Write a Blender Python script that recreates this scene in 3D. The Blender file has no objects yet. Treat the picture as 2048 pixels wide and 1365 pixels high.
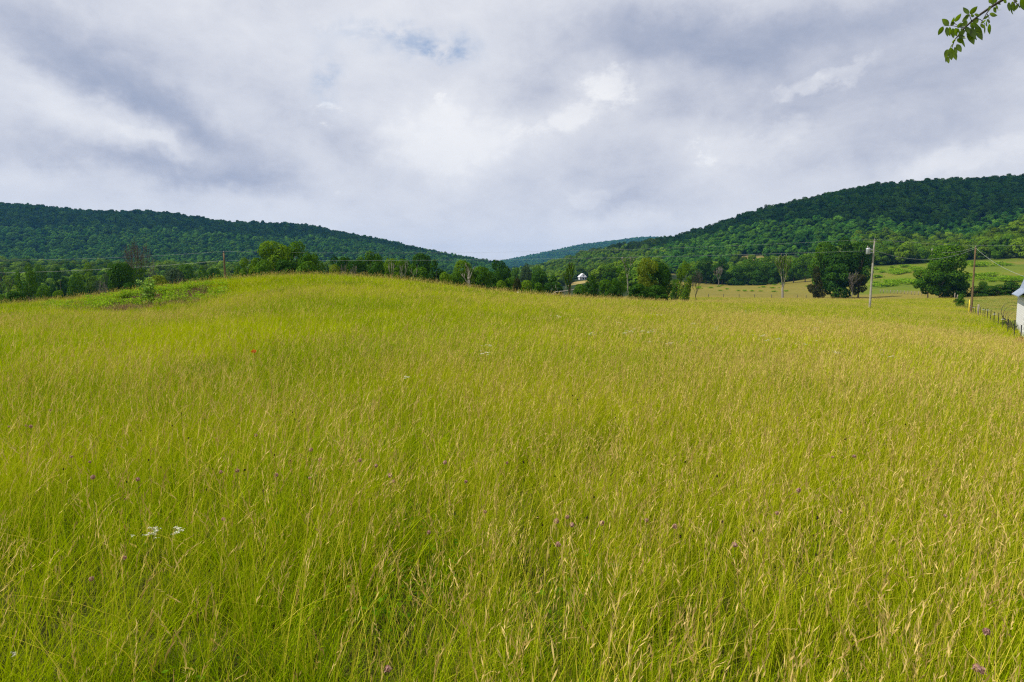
import bpy, math, random
import numpy as np
from mathutils import Vector

rnd = random.Random(7)
R = math.radians
scn = bpy.context.scene
C = scn.collection

# ------------------------------------------------------------------ camera
EYE = 1.9                      # metres above the ground where the photographer stands
F = 1365.0                     # focal length in pixels of the 2048 px wide photograph
HOR = 560.0
TH = math.atan((682.5 - HOR) / F)
cam_d = bpy.data.cameras.new('camera')
cam_d.sensor_width = 36.0
cam_d.lens = 24.0
cam_d.clip_start = 0.05
cam_d.clip_end = 20000
cam = bpy.data.objects.new('camera', cam_d)
cam.location = (0, 0, EYE)
cam.rotation_euler = (math.pi / 2 - TH, 0, 0)
C.objects.link(cam)
scn.camera = cam

# ------------------------------------------------------------------ view, light
scn.view_settings.view_transform = 'Standard'
scn.view_settings.look = 'None'
scn.view_settings.exposure = 0.0
scn.view_settings.gamma = 1.0
scn.cycles.max_bounces = 6
scn.cycles.diffuse_bounces = 3
scn.cycles.transmission_bounces = 3
scn.cycles.volume_bounces = 0
scn.cycles.transparent_max_bounces = 8
scn.cycles.use_adaptive_sampling = False
scn.cycles.use_denoising = False      # the denoiser smears thin grass
scn.cycles.pixel_filter_type = 'BLACKMAN_HARRIS'
scn.cycles.filter_width = 1.25
scn.cycles.sample_clamp_indirect = 4.0

SUN_AZ, SUN_EL = -98.0, 52.0     # degrees clockwise from the viewing direction (+Y), elevation
sd = Vector((math.sin(R(SUN_AZ)) * math.cos(R(SUN_EL)), math.cos(R(SUN_AZ)) * math.cos(R(SUN_EL)), math.sin(R(SUN_EL))))
sun_d = bpy.data.lights.new('sun', 'SUN')
sun_d.energy = 5.0
sun_d.angle = R(0.6)
sun_d.color = (1.0, 0.95, 0.86)
sun = bpy.data.objects.new('sun', sun_d)
sun.rotation_euler = sd.to_track_quat('Z', 'Y').to_euler()
sun.location = (0, 0, 60)
C.objects.link(sun)


# ------------------------------------------------------------------ node helpers
class NT:
    def __init__(s, tree):
        s.t = tree
        s.n = tree.nodes
        s.l = tree.links

    def new(s, typ, **kw):
        n = s.n.new(typ)
        for k, v in kw.items():
            setattr(n, k, v)
        return n

    def put(s, sock, v):
        if isinstance(v, bpy.types.NodeSocket):
            s.l.new(v, sock)
        elif v is not None:
            if hasattr(sock.default_value, '__len__') and not hasattr(v, '__len__'):
                v = (v,) * len(sock.default_value)
            if hasattr(sock.default_value, '__len__') and len(sock.default_value) == 4 and len(v) == 3:
                v = (*v, 1)
            sock.default_value = v

    def math(s, op, a, b=None, c=None, clamp=False):
        n = s.new('ShaderNodeMath', operation=op, use_clamp=clamp)
        for i, v in enumerate((a, b, c)):
            if v is not None:
                s.put(n.inputs[i], v)
        return n.outputs[0]

    def mix(s, f, a, b, typ='MIX'):
        n = s.new('ShaderNodeMix', data_type='RGBA', blend_type=typ)
        s.put(n.inputs['Factor'], f)
        s.put(n.inputs['A'], a) if False else None
        s.put([i for i in n.inputs if i.name == 'A' and i.type == 'RGBA'][0], a)
        s.put([i for i in n.inputs if i.name == 'B' and i.type == 'RGBA'][0], b)
        return [o for o in n.outputs if o.type == 'RGBA'][0]

    def noise(s, vec, scale, detail=3, rough=0.5, dist=0.0, out='Fac'):
        n = s.new('ShaderNodeTexNoise')
        s.put(n.inputs['Vector'], vec)
        n.inputs['Scale'].default_value = scale
        n.inputs['Detail'].default_value = detail
        n.inputs['Roughness'].default_value = rough
        n.inputs['Distortion'].default_value = dist
        return n.outputs[0 if out == 'Fac' else 1]

    def ramp(s, v, a, b, lo=0.0, hi=1.0):
        n = s.new('ShaderNodeMapRange', interpolation_type='SMOOTHSTEP')
        s.put(n.inputs[0], v)
        n.inputs[1].default_value = a
        n.inputs[2].default_value = b
        n.inputs[3].default_value = lo
        n.inputs[4].default_value = hi
        return n.outputs[0]


# ------------------------------------------------------------------ world: clear sky behind a broken cloud deck
world = bpy.data.worlds.new('World')
scn.world = world
world.use_nodes = True
w = NT(world.node_tree)
w.n.clear()
wo = w.new('ShaderNodeOutputWorld')
bg = w.new('ShaderNodeBackground')
w.l.new(bg.outputs[0], wo.inputs[0])
sky = w.new('ShaderNodeTexSky', sky_type='NISHITA')
sky.sun_disc = False
sky.sun_elevation = R(SUN_EL)
sky.sun_rotation = R(SUN_AZ)
sky.air_density = 1.0
skyc = w.mix(1.0, sky.outputs[0], (0.1, 0.1, 0.1), 'MULTIPLY')
tc = w.new('ShaderNodeTexCoord')
gen = tc.outputs['Generated']
sep = w.new('ShaderNodeSeparateXYZ')
w.l.new(gen, sep.inputs[0])
dx, dy, dz = sep.outputs
zc = w.math('ADD', w.math('MAXIMUM', dz, 0.0), 0.12)
cmb = w.new('ShaderNodeCombineXYZ')
w.l.new(dx, cmb.inputs[0])
w.l.new(w.math('MULTIPLY', dy, 0.8), cmb.inputs[1])
w.l.new(w.math('MULTIPLY', dz, 1.7), cmb.inputs[2])
cp = cmb.outputs[0]
az = w.math('MULTIPLY', w.math('ARCTAN2', dx, dy), 180 / math.pi)
el = w.math('MULTIPLY', w.math('ARCSINE', dz), 180 / math.pi)
# bend the coordinates of the large cloud masses so that their edges wander
wn = w.new('ShaderNodeSeparateXYZ')
w.l.new(w.noise(gen, 4.0, 5, 0.6, 0, 'Color'), wn.inputs[0])
wn2 = w.new('ShaderNodeSeparateXYZ')
w.l.new(w.noise(gen, 14.0, 5, 0.62, 0, 'Color'), wn2.inputs[0])
azw = w.math('ADD', az, w.math('ADD', w.math('MULTIPLY', w.math('SUBTRACT', wn.outputs[0], 0.5), 9.0), w.math('MULTIPLY', w.math('SUBTRACT', wn2.outputs[0], 0.5), 4.0)))
elw = w.math('ADD', el, w.math('ADD', w.math('MULTIPLY', w.math('SUBTRACT', wn.outputs[1], 0.5), 6.0), w.math('MULTIPLY', w.math('SUBTRACT', wn2.outputs[1], 0.5), 3.6)))


def ang(px, py):
    u = (px - 1024) / F
    v = (682.5 - py) / F
    x, y, z = u, math.cos(TH) + v * math.sin(TH), -math.sin(TH) + v * math.cos(TH)
    return math.degrees(math.atan2(x, y)), math.degrees(math.atan2(z, math.hypot(x, y)))


def blob(px, py, sx, sy, rot, amp):
    """a soft elliptical cloud mass at a heading and elevation; sx, sy in degrees, rot = tilt of its long axis"""
    a, e = ang(px, py)
    c, s_ = math.cos(R(rot)), math.sin(R(rot))
    da = w.math('SUBTRACT', azw, a)
    de = w.math('SUBTRACT', elw, e)
    u = w.math('DIVIDE', w.math('ADD', w.math('MULTIPLY', da, c), w.math('MULTIPLY', de, s_)), sx)
    v = w.math('DIVIDE', w.math('SUBTRACT', w.math('MULTIPLY', de, c), w.math('MULTIPLY', da, s_)), sy)
    r2 = w.math('ADD', w.math('MULTIPLY', u, u), w.math('MULTIPLY', v, v))
    g = w.math('EXPONENT', w.math('MULTIPLY', r2, -1.0))
    return w.math('MULTIPLY', g, amp)


BLOBS = [  # px, py, sx, sy, rot, amp
    (40, 55, 5, 2.0, -25, -0.13), (200, 90, 7, 1.9, -20, -0.13), (400, 255, 7.5, 1.7, -24, -0.24), (250, 195, 6, 1.5, -24, -0.16),
    (350, 350, 7.5, 1.15, -6, -0.26), (500, 365, 3.5, 1.2, -10, -0.14), (690, 265, 5.0, 2.1, -20, -0.19), (500, 140, 4.5, 1.5, -10, -0.09),
    (110, 170, 4.5, 2.2, -30, 0.07), (285, 290, 5, 0.8, -18, 0.10), (50, 345, 4, 1.0, 0, 0.08), (60, 290, 7, 1.4, -12, -0.08),
    (910, 265, 5.5, 3.0, 10, 0.24), (1010, 300, 6.0, 1.8, 20, 0.12), (700, 60, 9, 2.5, 0, 0.10), (160, 230, 5, 1.2, -20, 0.08), (800, 130, 5, 1.5, 0, -0.05),
    (1390, 85, 8.0, 2.7, -4, -0.30), (1250, 40, 6, 2.6, 0, -0.14), (1700, 40, 10, 2.0, 0, -0.22), (1960, 120, 6, 2.4, 0, -0.17),
    (1335, 215, 3.2, 1.6, 10, -0.16), (1090, 175, 2.8, 1.9, 25, -0.17), (1590, 205, 5.0, 1.5, 8, -0.13), (1830, 265, 4.5, 1.8, -5, -0.15),
    (1240, 410, 5.0, 1.1, 4, -0.17), (1240, 350, 6.5, 2.0, 0, -0.08), (1520, 270, 6.0, 1.6, 5, 0.05), (1650, 316, 1.8, 0.6, 0, -0.10),
    (1930, 325, 4.5, 1.1, 6, 0.14), (1600, 345, 9, 1.0, 0, 0.03), (1280, 450, 6, 0.5, 3, 0.10), (1760, 180, 12, 3, 0, -0.06),
]
acc = None
for b in BLOBS:
    g = blob(*b)
    acc = g if acc is None else w.math('ADD', acc, g)
n1 = w.noise(cp, 2.8, 9, 0.60, 0.2)
n2 = w.noise(cp, 7.0, 9, 0.66, 0.25)
n3 = w.noise(cp, 19.0, 8, 0.64, 0.3)
dens = w.math('ADD', 0.785, acc)
dens = w.math('ADD', dens, w.ramp(el, 9.0, 0.5, 0, 0.26))      # bright milky band low over the hills
dens = w.math('ADD', dens, w.math('MULTIPLY', w.math('SUBTRACT', n1, 0.5), 0.34))
dens = w.math('ADD', dens, w.math('MULTIPLY', w.math('SUBTRACT', n2, 0.5), 0.42))
dens = w.math('ADD', dens, w.math('MULTIPLY', w.math('SUBTRACT', n3, 0.5), 0.20))
# sunlit cumulus heads with crisp, knobbly edges
kn = w.math('ADD', w.math('MULTIPLY', w.math('SUBTRACT', n2, 0.5), 1.5), w.math('MULTIPLY', w.math('SUBTRACT', n3, 0.5), 1.1))
for (bx_, by_, sx_, sy_, ro_, am_) in ((1212, 180, 1.9, 1.5, 20, 0.28), (1120, 250, 4.2, 1.3, 20, 0.20), (930, 280, 6.0, 2.4, 8, 0.08), (1625, 160, 2.8, 0.8, -8, 0.13), (1700, 140, 2.2, 0.9, 10, 0.12),
                                       (1930, 322, 4.0, 1.1, 8, 0.10), (1610, 240, 2.2, 1.2, 30, 0.09), (290, 285, 4.0, 0.6, -18, 0.07), (1500, 290, 4.5, 1.2, 5, 0.06), (120, 150, 3.5, 1.6, -25, 0.06), (1150, 400, 2.0, 0.8, 0, 0.08)):
    g = w.math('ADD', blob(bx_, by_, sx_, sy_, ro_, 1.0), w.math('MULTIPLY', kn, 0.95))
    dens = w.math('ADD', dens, w.ramp(g, 0.26, 0.80, 0, am_))
cr = w.new('ShaderNodeValToRGB')
w.l.new(w.math('MULTIPLY', dens, 0.865), cr.inputs[0])
cr.color_ramp.interpolation = 'B_SPLINE'
els = cr.color_ramp.elements
els[0].position = 0.10
els[0].color = (0.28, 0.33, 0.46, 1)
els[1].position = 1.0
els[1].color = (0.95, 0.95, 0.96, 1)
for p, c in ((0.31, (0.35, 0.40, 0.53, 1)), (0.475, (0.50, 0.53, 0.635, 1)), (0.64, (0.69, 0.71, 0.78, 1)), (0.83, (0.83, 0.84, 0.88, 1))):
    e = els.new(p)
    e.color = c
cloudc = cr.outputs[0]
# thin places in the deck through which the blue shows
hole = w.math('ADD', blob(900, 92, 3.0, 0.9, 0, 1.0), blob(672, 150, 1.0, 1.6, 0, 0.6))
hole = w.math('ADD', hole, blob(780, 70, 5.0, 0.8, 0, 0.45))
hole = w.math('MULTIPLY', w.math('MULTIPLY', hole, w.ramp(n3, 0.35, 0.62)), 0.85)
thin = w.math('MULTIPLY', w.ramp(n2, 0.60, 0.80), 0.10)
hole = w.math('MINIMUM', w.math('ADD', hole, thin), 1.0)
blue = w.mix(0.35, skyc, (0.45, 0.62, 0.95))
col = w.mix(hole, cloudc, blue)
below = w.ramp(dz, -0.02, -0.10)
col = w.mix(below, col, (0.12, 0.13, 0.08))
w.l.new(col, bg.inputs[0])
bg.inputs[1].default_value = 1.0


# ------------------------------------------------------------------ helpers for geometry
def tag(o, label=None, cat=None, group=None, kind=None):
    if label:
        o['label'] = label
    if cat:
        o['category'] = cat
    if group:
        o['group'] = group
    if kind:
        o['kind'] = kind
    return o


def mesh_from(name, verts, faces, mats=(), midx=None, attr=None, smooth=False):
    """verts (N,3) array, faces = list of arrays of equal-width faces or one python list"""
    me = bpy.data.meshes.new(name)
    verts = np.asarray(verts, dtype=np.float32)
    if isinstance(faces, np.ndarray):
        nf, k = faces.shape
        me.vertices.add(len(verts))
        me.vertices.foreach_set('co', verts.ravel())
        me.loops.add(nf * k)
        me.loops.foreach_set('vertex_index', faces.ravel().astype(np.int32))
        me.polygons.add(nf)
        me.polygons.foreach_set('loop_start', np.arange(0, nf * k, k, dtype=np.int32))
        me.polygons.foreach_set('loop_total', np.full(nf, k, dtype=np.int32))
    else:
        me.from_pydata([tuple(map(float, v)) for v in verts], [], faces)
        nf = len(faces)
    if midx is not None:
        me.polygons.foreach_set('material_index', np.asarray(midx, dtype=np.int32))
    if smooth:
        me.polygons.foreach_set('use_smooth', np.ones(nf, dtype=bool))
    me.update(calc_edges=True)
    for m in mats:
        me.materials.append(m)
    if attr is not None:
        for an, av in attr.items():
            av = np.asarray(av, dtype=np.float32)
            if av.ndim == 1:
                a = me.attributes.new(an, 'FLOAT', 'POINT')
                a.data.foreach_set('value', av)
            else:
                a = me.attributes.new(an, 'FLOAT_COLOR', 'POINT')
                a.data.foreach_set('color', np.hstack([av, np.ones((len(av), 1), np.float32)]).ravel())
    return me


def add(name, me, parent=None, loc=None):
    o = bpy.data.objects.new(name, me)
    C.objects.link(o)
    if parent is not None:
        o.parent = parent
    if loc is not None:
        o.location = loc
    return o


def empty(name, loc=(0, 0, 0), rz=0, scale=None):
    o = bpy.data.objects.new(name, None)
    o.empty_display_size = 0.5
    C.objects.link(o)
    o.location = loc
    o.rotation_euler = (0, 0, rz)
    if scale is not None:
        o.scale = scale
    return o


class MB:
    """collects boxes and tubes; quads and polygons"""
    def __init__(s):
        s.v = []
        s.f = []

    def box(s, c, d, rz=0.0):
        i = len(s.v)
        ca, sa = math.cos(rz), math.sin(rz)
        for sx in (-.5, .5):
            for sy in (-.5, .5):
                for sz in (-.5, .5):
                    x, y = sx * d[0], sy * d[1]
                    s.v.append((c[0] + x * ca - y * sa, c[1] + x * sa + y * ca, c[2] + sz * d[2]))
        for q in ((0, 1, 3, 2), (4, 6, 7, 5), (0, 4, 5, 1), (2, 3, 7, 6), (0, 2, 6, 4), (1, 5, 7, 3)):
            s.f.append([i + k for k in q])

    def poly(s, pts):
        i = len(s.v)
        s.v += [tuple(p) for p in pts]
        s.f.append(list(range(i, i + len(pts))))

    def tube(s, pts, rad, n=6, cap=True):
        pts = [Vector(p) for p in pts]
        rings = []
        prev = None
        for i, p in enumerate(pts):
            d = (pts[min(i + 1, len(pts) - 1)] - pts[max(i - 1, 0)])
            d = d.normalized() if d.length > 1e-9 else Vector((0, 0, 1))
            a = d.cross(Vector((0, 0, 1)) if abs(d.z) < 0.95 else Vector((0, 1, 0))) if prev is None else prev - d * prev.dot(d)
            a.normalize()
            prev = a
            b = d.cross(a)
            r = rad[i] if hasattr(rad, '__len__') else rad
            base = len(s.v)
            for k in range(n):
                t = 2 * math.pi * k / n
                s.v.append(tuple(p + (a * math.cos(t) + b * math.sin(t)) * r))
            rings.append(base)
        for r0, r1 in zip(rings, rings[1:]):
            for k in range(n):
                s.f.append([r0 + k, r0 + (k + 1) % n, r1 + (k + 1) % n, r1 + k])
        if cap:
            s.f.append([rings[0] + k for k in range(n)][::-1])
            s.f.append([rings[-1] + k for k in range(n)])

    def me(s, name, mat, smooth=False):
        return mesh_from(name, np.array(s.v), s.f, [mat], smooth=smooth)


def ray(px, py):
    u = (px - 1024) / F
    v = (682.5 - py) / F
    return u, math.cos(TH) + v * math.sin(TH), -math.sin(TH) + v * math.cos(TH)


def at(px, py, D):
    """the world point D metres ahead that lies towards this spot of the photograph"""
    x, y, z = ray(px, py)
    t = D / y
    return Vector((x * t, D, EYE + z * t))


# ------------------------------------------------------------------ terrain: heights surveyed as (heading, distance, drop below the eye)
TP = []


def col_(px, *pairs):
    for D, drop in pairs:
        TP.append((px, D, drop))


def py_(px, *pairs):          # (distance, height of the surface in the photograph, thing standing on it)
    for D, y, h in pairs:
        TP.append((px, D, (y - HOR) * D / F + h))


for px in (-350, 0, 500, 1024, 1500, 2048, 2400):
    col_(px, (1.5, 1.9), (4, 1.9))
col_(-350, (15, 2.0), (35, 2.8), (60, 3.6), (100, 8), (160, 12), (350, 10))
py_(-350, (600, 545, 0), (1300, 400, 15), (1700, 430, 15), (3500, 520, 10))
col_(0, (10, 1.95), (25, 2.2), (42, 2.4), (60, 2.8), (80, 4.6), (110, 8), (160, 12.0), (240, 12.5), (350, 9.5))
py_(0, (600, 545, 0), (900, 500, 12), (1300, 402, 15), (1600, 440, 15), (3500, 520, 10))
col_(300, (10, 1.95), (30, 2.25), (38, 2.35), (50, 1.75), (65, 1.38), (80, 2.8), (110, 6.5), (160, 11.5), (240, 12), (350, 9.5))
py_(300, (620, 546, 0), (900, 510, 12), (1350, 418, 15), (1650, 450, 15), (3500, 520, 10))
col_(450, (30, 1.95), (45, 1.45), (62, 0.5), (80, 1.7), (110, 5.0), (160, 11))
col_(640, (12, 1.8), (25, 1.55), (42, 0.75), (60, 0.12), (78, 0.9), (110, 4.5), (160, 9), (350, 9))
py_(640, (650, 550, 0), (950, 530, 12), (1400, 452, 15), (1700, 480, 15), (3500, 530, 10))
py_(800, (950, 545, 8), (1500, 484, 14), (1800, 500, 14))
col_(940, (12, 1.85), (25, 1.75), (45, 1.45), (65, 1.40), (85, 2.6), (120, 6), (160, 8), (350, 11))
py_(940, (700, 572, 0), (1650, 522, 12), (2200, 548, 10), (4000, 535, 10))
col_(1200, (12, 1.95), (30, 2.05), (60, 2.35), (80, 2.85), (110, 4.3), (150, 6.2), (200, 7.0), (300, 5.5))
py_(1080, (700, 565, 0), (900, 530, 12), (1200, 540, 5), (2400, 550, 5), (4000, 508, 13), (5000, 520, 10))
py_(1180, (420, 574, 0), (560, 563, 0), (620, 559, 0), (800, 520, 12), (980, 498, 13), (1300, 515, 12), (2400, 545, 5), (4000, 490, 13), (5000, 510, 10))
py_(1290, (500, 545, 0), (700, 520, 10), (950, 480, 14), (1300, 500, 14), (2400, 530, 5), (4000, 477, 13), (5000, 500, 10))
col_(1500, (12, 2.05), (30, 2.5), (60, 3.2), (100, 4.0), (160, 5.4), (220, 6.1))
py_(1500, (300, 583, 0), (400, 570, 0), (480, 572, 0), (600, 548, 0), (655, 516, 0), (675, 511, 0), (900, 418, 15), (1050, 430, 15), (3600, 500, 10))
col_(1740, (12, 2.1), (30, 2.75), (60, 3.7), (95, 4.35), (160, 5.5), (220, 6.1))
py_(1740, (260, 588, 0), (330, 568, 0), (420, 535, 0), (520, 512, 0), (900, 363, 15), (1050, 375, 15), (3600, 480, 10))
col_(1900, (12, 2.2), (30, 3.1), (50, 4.1), (95, 5.3), (134, 5.9), (190, 5.6))
py_(1900, (260, 575, 0), (330, 548, 0), (420, 525, 0), (520, 478, 15), (640, 470, 10), (900, 352, 15), (1050, 365, 15))
col_(2048, (10, 2.2), (25, 3.3), (40, 4.3), (50, 4.85), (62, 4.9), (95, 5.3), (150, 5.6), (190, 4.6))
py_(2048, (260, 571, 0), (330, 540, 0), (410, 520, 0), (520, 425, 15), (640, 430, 10), (900, 345, 15), (1050, 355, 15), (3600, 480, 10))
col_(2400, (10, 2.3), (30, 4), (60, 5.5), (120, 5.5), (190, 4))
py_(2400, (300, 545, 0), (400, 515, 0), (560, 400, 15), (900, 345, 15), (1050, 350, 15), (3600, 480, 10))

TP = np.array(TP)
TU = np.stack([TP[:, 0] / 700.0, np.log(TP[:, 1]) * 1.0], 1)
TV = TP[:, 2] / np.sqrt(TP[:, 1])          # interpolated in a form that keeps near and far errors alike


def _phi(r2):
    return 0.5 * r2 * np.log(r2 + 1e-12)


_n = len(TU)
_d2 = ((TU[:, None] - TU[None]) ** 2).sum(-1)
_A = np.zeros((_n + 3, _n + 3))
_A[:_n, :_n] = _phi(_d2) + np.eye(_n) * 2e-4
_A[:_n, _n] = 1
_A[:_n, _n + 1:] = TU
_A[_n, :_n] = 1
_A[_n + 1:, :_n] = TU.T
_W = np.linalg.solve(_A, np.concatenate([TV, np.zeros(3)]))


def _drop(px, D):
    u = np.stack([px / 700.0, np.log(D)], -1)
    out = np.empty(len(u))
    for i in range(0, len(u), 20000):
        q = u[i:i + 20000]
        d2 = ((q[:, None] - TU[None]) ** 2).sum(-1)
        out[i:i + 20000] = _phi(d2) @ _W[:_n] + _W[_n] + q @ _W[_n + 1:]
    return out * np.sqrt(D)


def _wig(x, y, s, seed):
    a = seed * 1.7
    return (np.sin(x / s + a + 1.3 * np.sin(y / s * 0.7 + a)) + np.sin(y / s * 1.1 - a + 1.1 * np.sin(x / s * 0.8 + 2 * a)) + np.sin((x + y) / s * 1.7 + 3 * a)) / 3


def H(x, y):
    x = np.atleast_1d(np.asarray(x, float))
    y = np.atleast_1d(np.asarray(y, float))
    r = np.hypot(x, y)
    azm = np.arctan2(x, y)
    lim = math.atan((2380 - 1024) / F)
    a = np.clip(azm, -lim, lim)
    px = 1024 + F * np.tan(a)
    D = np.clip(r * np.cos(a), 1.5, 5200)
    z = EYE - _drop(px, D)
    back = np.clip((np.abs(azm) - lim) / (math.pi - lim), 0, 1)      # behind the photographer the land levels out
    z = z * (1 - back) ** 1.5 + back * (0.0)
    z = np.where(r < 1.5, z * 0 , z) if False else z
    z = z + 0.05 * _wig(x, y, 2.1, 1) * np.clip(r / 8, 0, 1) + np.clip(r / 2000, 0, 1) * 6 * _wig(x, y, 70, 2) * np.clip((r - 450) / 300, 0, 1)
    # low bare bank under the sapling
    z = z + 0.45 * np.exp(-((x + 25.0) / 6.5) ** 2) * np.exp(-((y - 50.8) / 1.8) ** 2)
    return z


def h1(x, y):
    return float(H(x, y)[0])


def on_ground(px, D):
    x = (px - 1024) / F * D
    # exact heading for a point near the ground
    for _ in range(3):
        z = h1(x, D)
        _, yy, zz = ray(px, 0)
        depth = D * math.cos(TH) - (z - EYE) * math.sin(TH)
        x = (px - 1024) / F * depth
    return Vector((x, D, h1(x, D)))


def hit(px, py, h=0.0, D0=1.5, D1=400):
    """first point towards this spot of the photograph that lies h above the ground"""
    x, y, z = ray(px, py)
    D = D0
    while D < D1:
        t = D / y
        if EYE + z * t <= h1(x * t, D) + h:
            return Vector((x * t, D, h1(x * t, D)))
        D *= 1.012
    return None


# ground classes, as true surface colours
def ground_colour(x, y):
    r = np.hypot(x, y)
    px = 1024 + F * x / np.maximum(y, 0.5)
    n = 0.5 + 0.5 * _wig(x, y, 3.1, 5)
    n2_ = 0.5 + 0.5 * _wig(x, y, 17, 8)
    base = np.stack([0.040 + 0.02 * n, 0.045 + 0.02 * n, 0.008 + 0 * n], -1)                      # thatch under the meadow
    far = np.stack([0.180 + 0.04 * n2_, 0.150 + 0.03 * n2_, 0.032 + 0 * n], -1)                    # mown hay meadow
    green = np.stack([0.095 + 0.05 * n2_, 0.140 + 0.03 * n2_, 0.009 + 0 * n], -1)                   # lush pasture
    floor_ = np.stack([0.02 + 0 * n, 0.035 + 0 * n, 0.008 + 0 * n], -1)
    hay = np.stack([0.42 + 0 * n, 0.31 + 0 * n, 0.12 + 0 * n], -1)
    out = base.copy()

    def blend(o, c, m):
        m = np.clip(m, 0, 1)[:, None]
        return o * (1 - m) + c * m
    out = blend(out, far, (r - 150) / 50)
    right = (px > 1690)
    out = blend(out, green, np.where(right, (y - 250) / 10, 0) * np.where(px > 1690, np.clip((px - 1690) / 60, 0, 1), 0))
    # broad streaks of drier grass in the pasture
    out = blend(out, far, np.where(right & (y > 225), np.clip(_wig(x, y * 3, 40, 3) * 2, 0, 1), 0) * 0.7)
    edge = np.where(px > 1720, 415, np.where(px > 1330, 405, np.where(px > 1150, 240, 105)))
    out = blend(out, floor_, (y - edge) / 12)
    out = blend(out, hay, np.clip(1.4 - np.abs(y - np.interp(px, [1480, 1690], [660, 545])) / 9, 0, 1) * np.where((px > 1465) & (px < 1700), 1.0, 0))
    out = blend(out, hay, np.where((px > 1135) & (px < 1185) & (y > 480) & (y < 600), 1.0, 0) * 0.8)
    out = blend(out, far, np.where((px > 1300) & (px < 1350) & (y > 520) & (y < 600), 1.0, 0) * 0.8)
    # reddish bare earth below the sapling
    ex, ey = x + 24.8, y - 47.3
    m = np.exp(-((ex + ey * 0.2) / 5.0) ** 2 - (ey / 2.2) ** 2) * 2.2
    out = blend(out, np.stack([0.17 + 0.05 * n, 0.095 + 0.03 * n, 0.045 + 0.02 * n], -1), m * (0.45 + 0.9 * n))
    # green verge on the far side of the wire fence
    fx = 6.83 + 0.6114 * y
    m = np.clip(1 - np.abs(x - fx - 2.5) / 2.5, 0, 1) * np.where((y > 45) & (y < 190), 1, 0)
    out = blend(out, np.stack([0.14 + 0 * n, 0.26 + 0 * n, 0.02 + 0 * n], -1), m * 1.5)
    return out


azs = np.concatenate([np.linspace(-180, -46, 36, endpoint=False), np.linspace(-46, 46, 300, endpoint=False), np.linspace(46, 180, 36, endpoint=False)])
rs = np.concatenate([[0.4, 1.0], np.geomspace(1.6, 5200, 340), [8000]])
AA, RR = np.meshgrid(np.radians(azs), rs, indexing='ij')
gx, gy = (RR * np.sin(AA)).ravel(), (RR * np.cos(AA)).ravel()
gz = H(gx, gy)
na, nr = len(azs), len(rs)
ia, ir = np.meshgrid(np.arange(na), np.arange(nr - 1), indexing='ij')
i0 = ia * nr + ir
i1 = ((ia + 1) % na) * nr + ir
gf = np.stack([i0, i0 + 1, i1 + 1, i1], -1).reshape(-1, 4)
gv = np.stack([gx, gy, gz], -1)
cidx = len(gv)
gv = np.vstack([gv, [[0, 0, h1(0.3, 0.3)]]])
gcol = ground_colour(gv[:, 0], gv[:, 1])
gf_l = np.vstack([gf, np.stack([np.full(na, cidx), np.arange(na) * nr, ((np.arange(na) + 1) % na) * nr, np.full(na, cidx)], -1)[:0]])


def mat_new(name):
    m = bpy.data.materials.new(name)
    m.use_nodes = True
    t = NT(m.node_tree)
    t.n.clear()
    out = t.new('ShaderNodeOutputMaterial')
    return m, t, out


def attr_(t, name, out='Fac'):
    a = t.new('ShaderNodeAttribute')
    a.attribute_name = name
    return a.outputs[out]


gm, t, out = mat_new('meadow earth')
g_ = t.new('ShaderNodeNewGeometry')
c = attr_(t, 'col', 'Color')
nz = t.noise(g_.outputs['Position'], 0.9, 6, 0.65)
nz2 = t.noise(g_.outputs['Position'], 0.08, 5, 0.6)
c = t.mix(t.ramp(nz, 0.3, 0.7), t.mix(1.0, c, (0.72, 0.74, 0.7), 'MULTIPLY'), t.mix(1.0, c, (1.2, 1.18, 1.1), 'MULTIPLY'))
c = t.mix(t.ramp(nz2, 0.35, 0.65, 0, 0.6), c, t.mix(1.0, c, (0.82, 0.95, 0.75), 'MULTIPLY'))
bs = t.new('ShaderNodeBsdfPrincipled')
t.l.new(c, bs.inputs['Base Color'])
bs.inputs['Roughness'].default_value = 0.95
bs.inputs['Specular IOR Level'].default_value = 0.1
bmp = t.new('ShaderNodeBump')
bmp.inputs['Strength'].default_value = 0.8
bmp.inputs['Distance'].default_value = 0.3
t.l.new(nz, bmp.inputs['Height'])
t.l.new(bmp.outputs[0], bs.inputs['Normal'])
t.l.new(bs.outputs[0], out.inputs[0])
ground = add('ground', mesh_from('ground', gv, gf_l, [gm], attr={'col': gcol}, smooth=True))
tag(ground, 'rolling ground of the hay field, the valley and the hills around it', 'ground', kind='structure')


# ------------------------------------------------------------------ materials
def plain(name, colr, rough=0.7, spec=0.3, metal=0.0, var=0.25, scale=6.0, bump=0.0):
    m, t, out = mat_new(name)
    tcn = t.new('ShaderNodeTexCoord')
    n = t.noise(tcn.outputs['Object'], scale, 5, 0.6)
    k = 1 - var
    c = t.mix(t.ramp(n, 0.3, 0.7), tuple(x * k for x in colr), tuple(min(1, x * (1 + var * 0.6)) for x in colr))
    b = t.new('ShaderNodeBsdfPrincipled')
    t.l.new(c, b.inputs['Base Color'])
    b.inputs['Roughness'].default_value = rough
    b.inputs['Specular IOR Level'].default_value = spec
    b.inputs['Metallic'].default_value = metal
    if bump:
        bp = t.new('ShaderNodeBump')
        bp.inputs['Distance'].default_value = bump
        t.l.new(n, bp.inputs['Height'])
        t.l.new(bp.outputs[0], b.inputs['Normal'])
    t.l.new(b.outputs[0], out.inputs[0])
    return m


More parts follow.
